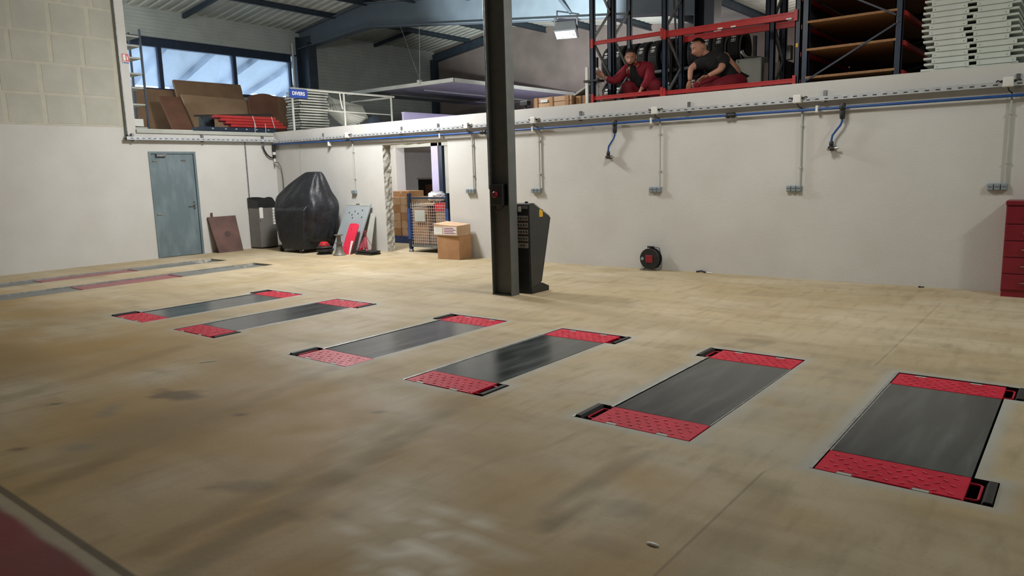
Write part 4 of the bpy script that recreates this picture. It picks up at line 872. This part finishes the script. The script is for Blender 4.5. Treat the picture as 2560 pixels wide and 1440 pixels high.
G().box((11.26,.245,3.0),(11.29,.25,3.05)).build('yellow_tag', m_yellow, t)
t = thing('pallet_rack', 'second navy rack row standing behind the workers', 'rack', (9.2,1.0,2.44))
frame(t, 8.15, .92, 1.45, 2.44, ZT, [2.6,3.1,3.6,4.1]); frame(t, 10.3, 1.95, 2.6, 2.44, ZT, [2.6,3.2,3.8,4.4])
for (x0, x1) in ((9.0,9.12),(9.13,9.25)): G().bar((x1,1.0,2.95),(x0,1.0,4.6),.022,.022).build('hanging_strap', m_black, t)
# side rack with chipboard shelves
t = thing('shelf_rack', 'navy rack with chipboard shelves turned sideways at the edge', 'rack', (11.9,1.5,2.44))
for x in (11.40,12.48):
    for y in (.20,2.6): upright(G(), x, y, 2.44, 4.6, .085, .07).build('upright', m_navy, t)
for z in (2.60,2.945,3.285,3.63,3.97): 
    G().box((11.42,.16,z-.02),(12.46,2.62,z+.008)).build('shelf', m_chip, t)
    for x in (11.36,12.525): G().box((x-.02,.2,z-.075),(x+.02,2.6,z-.02)).build('beam', m_rackred, t)
G().box((11.40,2.66,2.44),(12.48,2.68,4.6)).build('back_shade_sheet', m_dark, t)  # dark sheet added in place of the shade behind the shelves
G().box((11.325,.30,2.44),(11.335,2.6,4.6)).build('side_shade_sheet', m_dark, t)  # dark sheet added for the shade seen through the left side
for (a, b) in (((11.44,.165,2.56),(12.45,.165,3.12)),((12.45,.165,3.22),(11.44,.165,3.78))): G().bar(a, b, .03, .02).build('brace', m_navy, t)
for z in (3.14,3.21): G().ball((12.47,.155,z), .012, 8, 6).build('bolt', m_chrome, t)
# stack of pale folded panels
random.seed(21); z = 2.50
G().box((12.78,.24,2.44),(13.72,.95,2.497)).build('timber_bearer', m_pale, label='flat grey bearer board under the pale tray stack', cat='board')
ordw = ['lowest','second','third','fourth','fifth','sixth','seventh','eighth','ninth','tenth','eleventh','twelfth','thirteenth','fourteenth','fifteenth','sixteenth','seventeenth','eighteenth','nineteenth','topmost']
for k in range(20):
    sh = .05*math.sin(k*.55)+random.uniform(-.02,.02)
    x0, x1 = 12.74+sh*.6, 13.70+sh
    o = thing('folded_steel_tray', 'pale folded steel tray, %s from the bottom of the stack beside the shelf rack' % ordw[k] if k < 19 and k > 0 else 'pale folded steel tray, %s of the stack beside the shelf rack' % ordw[k], 'steel tray', ((x0+x1)/2,.55,z), 0, 'stacked pale folded trays')
    G().box((x0,.21,z+.036),(x1,.95,z+.062)).build('plate', m_palew, o, bevel=.003)
    a = x0+.09+random.uniform(-.02,.03); m1 = (x0+x1)/2-.03+random.uniform(-.02,.02); m2 = m1+.06+random.uniform(0,.03); bq = x1-.05-random.uniform(.0,.08)
    for (p, q) in ((a, m1), (m2, bq)):
        fl = G().box((p,.195,z-.012),(q,.235,z+.037)).build('folded_flange', m_palew, o, bevel=.003)
        for xx in (p+.03, q-.03): G().box((xx-.003,.193,z+.008),(xx+.003,.196,z+.016)).build('rivet_hole', m_dark, fl)
    G().box((x0+.03,.85,z),(x1-.03,.94,z+.036)).build('rear_flange', m_palew, o)
    z += .0645
# tyre rack with tyres
t = thing('tyre_rack', 'grey rail rack carrying two rows of tyres', 'rack', (8.6,2.3,2.44))
for z in (3.14,2.52):
    for y in (2.02,2.52): G().tube([(7.2,y,z),(10.1,y,z)], .03, 8).build('rail', m_galv, t, smooth=True)
for x in (7.2,8.672,10.1):
    for y in (1.94,2.60): G().bar((x,y,2.44),(x,y,3.5),.05,.05).build('post', m_dark, t)
random.seed(4); O11 = ('first','second','third','fourth','fifth','sixth','seventh','eighth','ninth','tenth','eleventh')
def tyre(x, z, lab, grp, first=[None]):
    o = thing('tyre', lab, 'tyre', (x,2.27,z-.31), random.uniform(-.06,.06), grp, local=True)
    if first[0] is None:
        G().lathe([(.20,-.07),(.225,-.095),(.285,-.10),(.305,-.085),(.312,-.05),(.312,.05),(.305,.085),(.285,.10),(.225,.095),(.20,.07),(.20,-.07)], (0,0,.31), 0, 32).build('carcass', m_tyre, o, smooth=True)
        tr = G()
        for k in range(40):
            a = 2*PI*k/40
            for xx in (-.06,-.02,.02,.06): tr.cbox((xx,.313*math.cos(a),.31+.313*math.sin(a)),(.03,.03,.008),Euler((a-PI/2,0,0)))
        tr.build('tread_blocks', m_tyre, o, kind='stuff')
        a = PI+.0; G().cbox((.0,-.312*math.cos(.45),.31+.312*math.sin(.45)),(.075,.11,.004),Euler((PI/2-.45,0,0))).build('paper_label', m_paper, o); first[0] = o
    else:
        for ch in first[0].children: c = ch.copy(); COL.objects.link(c); c.parent = o
    return o
for k in range(11): tyre(7.38+k*.235, 3.378, 'new tyre, %s from the white planks in the upper rack row' % O11[k], 'tyres in the upper row')
for k in range(11): tyre(7.38+k*.235, 2.753, 'new tyre, %s from the white planks in the lower rack row' % O11[k], 'tyres in the lower row')
# white cabinets and clutter behind the rack
t = thing('white_cabinet', 'pale metal cabinet standing behind the rack', 'cabinet', (10.25,1.4,2.44))
G().box((10.03,1.35,2.44),(10.42,1.75,3.09)).build('body', m_pale, t, bevel=.006); G().box((10.04,1.343,2.46),(10.41,1.352,3.08)).build('door', m_pale, t, bevel=.003); G().ball((10.07,1.34,3.05), .01, 8, 6).build('lock', m_black, t)
t = thing('white_cabinet', 'wider pale cabinet beside the metal cabinet behind the rack', 'cabinet', (10.6,1.5,2.44))
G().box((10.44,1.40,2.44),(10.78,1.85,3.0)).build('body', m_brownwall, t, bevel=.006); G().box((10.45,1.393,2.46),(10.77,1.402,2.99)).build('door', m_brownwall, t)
t = thing('bent_steel_guide', 'curved chromed steel guide lying on the pale cabinet', 'metal part', (10.15,1.5,3.09))
g = G(); pts = []
for u in range(9): a = PI*(1.05+.55*u/8); pts.append((10.22+.17*math.cos(a), 1.52, 3.26+.15*math.sin(a)))
g.tube(pts, .022, 10); g.build('curved_tube', m_chrome, t, smooth=True); G().box((10.12,1.45,3.09),(10.36,1.60,3.115)).build('chain_base', m_black, t)
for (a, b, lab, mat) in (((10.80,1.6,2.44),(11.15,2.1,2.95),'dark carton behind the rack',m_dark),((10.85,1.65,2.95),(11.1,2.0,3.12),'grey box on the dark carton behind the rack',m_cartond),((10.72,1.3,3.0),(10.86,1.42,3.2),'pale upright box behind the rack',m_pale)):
    G().box(a, b).build('storage_box', mat, bevel=.006, label=lab, cat='box')
# ================================================================= ROOM BEHIND THE DOORWAY
G().box((-.6,3.0,0),(.68,3.3,2.25)).build('wall_partition', m_wall, kind='structure', label='short white wall seen through the doorway')
for z in (.75,1.35,1.95): pass
G().box((1.91,3.0,0),(2.13,3.22,2.25)).build('lilac_lit_post', m_lilac_lit, label='pale square post seen through the doorway', cat='post')  # lilac of the room's light is painted onto this post
G().box((2.16,3.0,0),(2.26,3.25,2.25)).build('dark_post', m_navy, label='dark steel post beside the pale square post', cat='post')
G().box((2.30,3.05,0),(4.6,3.2,2.25)).build('wall_inner', m_pale, kind='structure', label='grey wall right of the posts behind the doorway')
G().box((.68,3.0,2.16),(6.2,3.25,2.44)).build('lintel_beam', m_pale, label='grey beam spanning the room behind the doorway', cat='beam')
t = thing('store_shelf', 'dark storage shelf at the back of the room behind', 'shelving', (0,6,0))
G().box((-1.6,6.0,0),(1.8,6.6,1.35)).build('carcass', m_dark, t); G().box((-1.6,5.95,1.35),(1.8,6.0,1.40)).build('rail', m_white, t); G().box((-1.2,5.9,.5),(1.2,6.0,1.2)).build('front', m_cartonr, t)
t = thing('blue_pallet', 'blue wooden pallet under stacked cartons behind the doorway', 'pallet', (2.3,1.85,0))
for y in (1.5,1.85,2.2): G().box((1.98,y-.05,0),(2.75,y+.05,.12)).build('bearer', m_palblue, t)
for k in range(6): G().box((1.98+k*.13,1.45,.12),(2.09+k*.13,2.25,.145)).build('board', m_palblue, t)
random.seed(8); zz = .147
for k in range(5):
    for c in range(2): 
        x0 = 2.0+c*.36+random.uniform(-.008,.008)
        o = thing('stacked_carton', 'flat brown carton on the blue pallet, %s layer, %s' % (('lowest','second','middle','fourth','top')[k], ('beside the rough jamb','beside the mesh cage')[c]), 'carton', (x0+.175,1.75,zz), 0, 'cartons on the blue pallet')
        G().box((x0,1.50,zz),(x0+.35,2.1,zz+.172)).build('body', m_carton2 if (k+c) % 3 else m_carton, o, bevel=.006)
        if c == 0: G().box((x0+.04,1.498,zz+.06),(x0+.07,1.50,zz+.075)).box((x0+.04,1.498,zz+.10),(x0+.07,1.50,zz+.115)).build('handling_mark', m_dark, o)
        G().box((x0+.16,1.498,zz+.13),(x0+.19,1.50,zz+.172)).build('tape', m_carton, o)
    zz += .174
carton('carton', 'open orange-brown carton on top of the stacked cartons', m_carton, (2.08,1.55,zz), (2.6,2.0,zz+.13), 0)
# mesh cage
t = thing('mesh_cage', 'blue wire-mesh cage full of cartons in the doorway', 'cage', (4.45,.65,0))
x0, x1, y0, y1, z0, z1 = 3.96, 4.98, .23, 1.0, .14, .96
for x in (x0, x1):
    for y in (y0, y1):
        G().box((x-.03,y-.03,.06),(x+.03,y+.03,1.14)).build('post', m_navy, t); G().lathe([(.05,0),(.05,.02),(.03,.06),(.0,.06)], (x,y,0)).build('foot', m_galv, t)
        G().box((x-.036,y-.036,.25),(x+.036,y+.036,.85)).build('blue_sleeve', m_palblue, t)
G().box((x0,y0-.02,.10),(x1,y0+.02,.15)).box((x0,y1-.02,.10),(x1,y1+.02,.15)).box((x0-.02,y0,.10),(x0+.02,y1,.15)).box((x1-.02,y0,.10),(x1+.02,y1,.15)).box((x0,y0,.13),(x1,y1,.15)).build('base_frame', m_galv, t)
for y in (y0, y1): G().bar((x0,y,1.05),(x1,y,1.05),.03,.03).build('top_bar', m_navy, t)
def mesh_panel(p, q, za, zb, par):
    g = G(); n = int((Vector(q)-Vector(p)).length/.055)
    for k in range(n+1): a = Vector(p)+(Vector(q)-Vector(p))*k/n; g.bar((a.x,a.y,za),(a.x,a.y,zb),.006,.006)
    z = za
    while z <= zb+.001: g.bar((p[0],p[1],z),(q[0],q[1],z),.006,.006); z += .055
    g.build('wire_panel', m_tray, par, kind='stuff')
mesh_panel((x0+.03,y0,0),(x1-.03,y0,0),z0,z1,t); mesh_panel((x0,y0+.03,0),(x0,y1-.03,0),z0,z1,t); mesh_panel((x1,y0+.03,0),(x1,y1-.03,0),z0,z1,t)
G().box((4.10,y0-.012,.60),(4.38,y0-.006,.82)).build('document_holder', m_pale, t)
inside = [((4.0,.27,.155),(4.42,.6,.86),m_carton,'tall brown carton at the left side inside the mesh cage'),((4.62,.27,.155),(4.94,.62,.78),m_carton,'brown carton at the right side inside the mesh cage'),((4.44,.29,.155),(4.60,.6,.40),m_cartond,'small dark carton low inside the mesh cage'),((4.60,.27,.79),(4.92,.55,.95),m_redp,'red box on the right carton inside the mesh cage'),((4.0,.62,.155),(4.94,.96,.90),m_cartond,'wide carton at the rear of the mesh cage'),((4.05,.28,.905),(4.55,.9,.935),m_carton2,'flat pale carton lid on the cartons in the mesh cage')]
for a, b, mt, lab in inside: G().box(a, b).build('carton', mt, bevel=.005, label=lab, cat='carton')
random.seed(2)
for k, (c, r, lab) in enumerate((((4.25,.72,1.06),(.22,.16,.10),'crumpled clear plastic bag on the left of the mesh cage'),((4.78,.75,1.03),(.15,.16,.10),'crumpled white plastic film on the right of the mesh cage'),((4.9,.70,1.24),(.10,.10,.11),'bluish plastic sheet bunched above the mesh cage'))):
    g = G().ball(c, r, 18, 12); g.v = [tuple(Vector(c)+(Vector(p)-Vector(c))*(1+.22*math.sin(i*1.7)*math.cos(i*.6+k))) for i, p in enumerate(g.v)]; g.build('plastic_bag', m_bag, smooth=True, label=lab, cat='plastic bag')
# ================================================================= OUTSIDE THE WINDOW STRIP
g = G(); g.add([(-5.0,-8,6.35),(-5.0,14,6.35),(-16,14,5.35),(-16,-8,5.35),(-5.0,-8,6.40),(-5.0,14,6.40),(-16,14,5.40),(-16,-8,5.40)], [(0,1,2,3),(7,6,5,4),(0,4,5,1),(1,5,6,2),(2,6,7,3),(3,7,4,0)])
cn = thing('yard_canopy', 'pale ribbed yard canopy beyond the windows', 'canopy', (-10,3,4))
g.build('sheet', m_white, cn)
for k in range(12): G().bar((-5,-7+k*1.7,6.28),(-16,-7+k*1.7+3,5.28),.16,.16).build('rib', m_rib, cn)
for y in (-7,0,7,13): G().bar((-16,y,0),(-16,y,5.4),.2,.2).build('post', m_pale, cn)
G().box((-60,-60,-.2),(-4.3,60,-.05)).build('yard_ground', m_raw, kind='structure', label='grey yard outside the windows')
# ================================================================= PEOPLE
def skin(name, J, E_, sub=2):
    """grow a surface round connected joints; returns vertices and faces"""
    me = bpy.data.meshes.new('tmp'); keys = list(J); me.from_pydata([J[k][0] for k in keys], [(keys.index(a), keys.index(b)) for a, b in E_], [])
    o = bpy.data.objects.new('tmp', me); COL.objects.link(o); md = o.modifiers.new('s', 'SKIN'); md.use_smooth_shade = True
    for k, d in zip(keys, me.skin_vertices[0].data): r = J[k][1]; d.radius = (r, r) if not isinstance(r, tuple) else r
    for i, d in enumerate(me.skin_vertices[0].data): d.use_root = (i == 0)
    sb = o.modifiers.new('b', 'SUBSURF'); sb.levels = sub; sb.render_levels = sub
    dg = bpy.context.evaluated_depsgraph_get(); ev = o.evaluated_get(dg).to_mesh()
    g = G(); g.add([tuple(v.co) for v in ev.vertices], [tuple(p.vertices) for p in ev.polygons]); bpy.data.objects.remove(o); return g
def head(c, face, tilt, s=1.0):
    """head with brow, nose, mouth, chin, ears; face = yaw the face looks to, tilt = nod"""
    g = G().ball((0,0,0), (.078,.098,.118), 28, 20); out = []
    for (x, y, z) in g.v:
        if z < 0: x *= 1-.22*(-z/.118); y = y*(1-.08*(-z/.118))+(-.012 if y < 0 else .0)
        if y < 0:
            y -= .024*math.exp(-((x/.013)**2+((z+.012)/.026)**2))                    # nose
            y += .010*math.exp(-(((abs(x)-.032)/.016)**2+((z-.014)/.014)**2))         # eye sockets
            y -= .006*math.exp(-((z-.034)/.012)**2)*math.exp(-(x/.06)**2)             # brow
            y -= .006*math.exp(-((x/.026)**2+((z+.056)/.008)**2)); y += .004*math.exp(-((x/.024)**2+((z+.064)/.004)**2))   # lips
            y -= .010*math.exp(-((x/.03)**2+((z+.10)/.02)**2))                         # chin
        out.append((x, y, z))
    g.v = out
    for sx in (-1, 1): g.ball((sx*.080,.012,-.005), (.010,.020,.032), 10, 8)
    m = Matrix.Translation(c) @ Matrix.Rotation(face, 4, 'Z') @ Matrix.Rotation(tilt, 4, 'X') @ Matrix.Scale(s, 4); return g.xf(m), m
def hand(g, wrist, d, side, palm_n):
    """palm with five bent fingers, d = finger direction"""
    d = Vector(d).normalized(); n_ = Vector(palm_n).normalized(); a = d.cross(n_).normalized()*side; w0 = Vector(wrist)
    pts = [w0, w0+d*.045, w0+d*.085]; g.loft([[p+a*(wd*math.cos(t))+n_*(th*math.sin(t)) for t in [2*PI*k/10 for k in range(10)]] for p, wd, th in zip(pts, (.026,.040,.040), (.020,.016,.013))])
    for k, (u, ln) in enumerate(((-.030,.070),(-.010,.080),(.011,.075),(.031,.058))):
        b = w0+d*.082+a*u; g.tube([b, b+d*ln*.45+n_*.004, b+d*ln*.78+n_*.020, b+d*ln*.92+n_*.034], [.0088,.0082,.0075,.006], 8)
    b = w0+d*.03-a*.034; g.tube([b, b-a*.026+d*.024+n_*.006, b-a*.034+d*.052+n_*.018], [.011,.010,.0075], 8)
def face_parts(par, m, beard=True):
    e = G()
    for sx in (-1, 1): e.ball((sx*.031,-.083,.014), (.010,.007,.0065), 10, 8)
    e.xf(m).build('eyes', m_paper, par, smooth=True)
    e = G()
    for sx in (-1, 1): e.ball((sx*.031,-.089,.013), (.005,.003,.005), 8, 6).bar((sx*.018,-.094,.036),(sx*.046,-.086,.036),.006,.006)
    e.xf(m).build('brows_and_pupils', m_hair, par)
    G().ball((0,-.093,-.060), (.022,.008,.005), 12, 6).xf(m).build('mouth', M('lips',(150,84,80),.5), par, smooth=True)
def cap_hair(par, m, low=.02, beard=False):
    g = G().ball((0,.006,.010), (.085,.104,.122), 28, 20); keep = []
    for f in g.f:
        c = sum((Vector(g.v[i]) for i in f), Vector())/len(f)
        if c.z > low+.035-(.055 if c.y > .02 else 0)-(c.y*.25 if c.y > 0 else c.y*.45): keep.append(f)
    g.f = keep; g.xf(m).build('hair', m_hair, par, smooth=True)
    if beard:
        g = G().ball((0,0,0), (.081,.103,.122), 28, 20); keep = []
        g.v = [((x*(1-.22*(-z/.118)), y*(1-.08*(-z/.118))+(-.014 if y < 0 else 0), z) if z < 0 else (x, y, z)) for x, y, z in g.v]
        for f in g.f:
            c = sum((Vector(g.v[i]) for i in f), Vector())/len(f)
            if c.z < -.050 and c.y < .02 and not (abs(c.x) < .02 and -.070 < c.z and c.y < -.05): keep.append(f)
        g.f = keep; g.xf(m).build('beard', m_hair, par, smooth=True)
# --- worker in crimson jacket, crouching behind the lower red beam
FZ = 2.44
hc = Vector((8.745,.40,3.20)); yaw1 = .42
J = dict(pelvis=((8.86,.80,2.74),.15), waist=((8.83,.70,2.86),.14), chest=((8.80,.58,2.99),.16), neckb=((8.77,.49,3.08),.07), neck=((8.755,.45,3.12),.055), skull=((8.75,.42,3.18),.06),
    shl=((8.62,.52,3.04),.075), ell=((8.47,.38,2.86),.045), wrl=((8.36,.24,2.93),.030), shr=((9.00,.58,3.03),.075), elr=((9.03,.45,2.83),.045), wrr=((8.99,.27,2.68),.030),
    hpl=((8.78,.76,2.70),.11), knl=((8.66,.38,2.80),.075), anl=((8.70,.55,2.52),.05), tol=((8.68,.36,2.47),.035), hpr=((8.96,.78,2.70),.11), knr=((9.12,.42,2.78),.075), anr=((9.06,.62,2.52),.05), tor=((9.10,.42,2.47),.035))
E1 = [('pelvis','waist'),('waist','chest'),('chest','neckb'),('neckb','neck'),('neck','skull'),('chest','shl'),('shl','ell'),('ell','wrl'),('chest','shr'),('shr','elr'),('elr','wrr'),('pelvis','hpl'),('hpl','knl'),('knl','anl'),('anl','tol'),('pelvis','hpr'),('hpr','knr'),('knr','anr'),('anr','tor')]
p1 = thing('person', 'crouching person in crimson jacket and red trousers between rack uprights', 'person', (8.85,.6,FZ))
b = skin('b', J, E1); hg, hm = head(hc, yaw1, .42, 1.08); b.add(hg.v, hg.f)
hand(b, J['wrl'][0], (-.5,-.5,.6), 1, (.3,-.6,-.2)); hand(b, J['wrr'][0], (-.1,-.5,-.75), -1, (-.4,-.6,.3)); b.build('body', m_skin, p1, smooth=True)
face_parts(p1, hm); cap_hair(p1, hm, .03, True)
Jj = {k: (J[k][0], J[k][1]+ad) for k, ad in (('waist',.03),('chest',.035),('neckb',.03),('shl',.03),('ell',.028),('shr',.03),('elr',.028),('pelvis',.02))}
Jj['wrl2'] = (tuple(Vector(J['ell'][0]).lerp(Vector(J['wrl'][0]),.85)),.045); Jj['wrr2'] = (tuple(Vector(J['elr'][0]).lerp(Vector(J['wrr'][0]),.9)),.045)
skin('j', Jj, [('waist','chest'),('chest','neckb'),('chest','shl'),('shl','ell'),('ell','wrl2'),('chest','shr'),('shr','elr'),('elr','wrr2'),('waist','pelvis')]).build('jacket', m_jacket, p1, smooth=True)
G().loft([rrect(8.765,.475,.075,.07,3.075,20,2), rrect(8.76,.465,.085,.08,3.115,20,2)], cap=False).build('collar', m_jacket, p1, smooth=True)
skin('t', {'pelvis': (J['pelvis'][0],.165), 'seat': ((J['pelvis'][0][0]+.02,J['pelvis'][0][1]+.10,J['pelvis'][0][2]-.03),.10), **{k: (J[k][0], J[k][1]+.042) for k in ('hpl','knl','anl','hpr','knr','anr')}}, [('pelvis','seat'),('pelvis','hpl'),('hpl','knl'),('knl','anl'),('pelvis','hpr'),('hpr','knr'),('knr','anr')]).build('trousers', m_trouser, p1, smooth=True)
G().loft([rrect(8.76,.475,.05,.075,3.085,16,2), rrect(8.78,.50,.085,.125,2.99,16,2), rrect(8.80,.54,.11,.145,2.88,16,2), rrect(8.82,.62,.12,.15,2.76,16,2)]).build('dark_shirt', m_blackcloth, p1, smooth=True)
for (x, y) in ((8.69,.45),(9.08,.51)): G().loft([rrect(x,y,.05,.14,2.442,16,3), rrect(x,y,.05,.14,2.48,16,3), rrect(x+.005,y+.05,.04,.07,2.54,16,2)]).build('shoe', m_black, p1, smooth=True)
# --- worker in black shirt and red trousers, kneeling farther along
hc = Vector((9.86,.42,3.215)); yaw2 = .75
J = dict(pelvis=((10.24,.78,2.72),.16), waist=((10.20,.72,2.86),.15), chest=((10.06,.62,3.01),.17), neckb=((9.94,.52,3.10),.075), neck=((9.91,.48,3.14),.06), skull=((9.88,.44,3.19),.065),
    shl=((9.88,.50,3.02),.085), ell=((9.75,.38,2.93),.048), wrl=((9.77,.32,2.74),.032), shr=((10.20,.56,3.05),.085), elr=((10.22,.36,2.86),.048), wrr=((10.06,.28,2.78),.032),
    hpl=((10.14,.72,2.69),.12), knl=((9.80,.40,2.68),.085), anl=((10.0,.66,2.51),.05), tol=((9.9,.50,2.47),.035), hpr=((10.32,.74,2.69),.12), knr=((10.12,.34,2.64),.085), anr=((10.25,.62,2.51),.05), tor=((10.2,.46,2.47),.035))
p2 = thing('person', 'kneeling person in black shirt and red trousers under the double red beam', 'person', (10.05,.6,FZ))
b = skin('b', J, E1); hg, hm = head(hc, -yaw2, .50, 1.08); b.add(hg.v, hg.f)
hand(b, J['wrl'][0], (-.05,-.35,-.8), 1, (.5,-.5,-.2)); hand(b, J['wrr'][0], (-.8,-.3,-.3), -1, (0,-.3,-.8)); b.build('body', m_skin, p2, smooth=True)
face_parts(p2, hm); cap_hair(p2, hm, .06, False)
Jj = {k: (J[k][0], J[k][1]+ad) for k, ad in (('waist',.025),('chest',.03),('neckb',.012),('shl',.022),('shr',.022),('pelvis',.012))}
Jj['el2'] = (tuple(Vector(J['shl'][0]).lerp(Vector(J['ell'][0]),.85)),.068); Jj['er2'] = (tuple(Vector(J['shr'][0]).lerp(Vector(J['elr'][0]),.8)),.068)
skin('j', Jj, [('waist','chest'),('chest','neckb'),('chest','shl'),('shl','el2'),('chest','shr'),('shr','er2'),('waist','pelvis')]).build('shirt', m_blackcloth, p2, smooth=True)
skin('t', {'pelvis': (J['pelvis'][0],.172), 'seat': ((J['pelvis'][0][0]+.10,J['pelvis'][0][1]+.06,J['pelvis'][0][2]-.04),.10), **{k: (J[k][0], J[k][1]+.042) for k in ('hpl','knl','anl','hpr','knr','anr')}}, [('pelvis','seat'),('pelvis','hpl'),('hpl','knl'),('knl','anl'),('pelvis','hpr'),('hpr','knr'),('knr','anr')]).build('trousers', m_trouser, p2, smooth=True)
for (x, y) in ((9.95,.58),(10.22,.54)): G().loft([rrect(x,y,.05,.13,2.442,16,3), rrect(x,y,.05,.13,2.48,16,3), rrect(x+.005,y+.05,.04,.07,2.54,16,2)]).build('shoe', m_black, p2, smooth=True)

for p in (p1, p2): p.location = Vector(p.location)+Vector((-.09,.17,.03-.03))
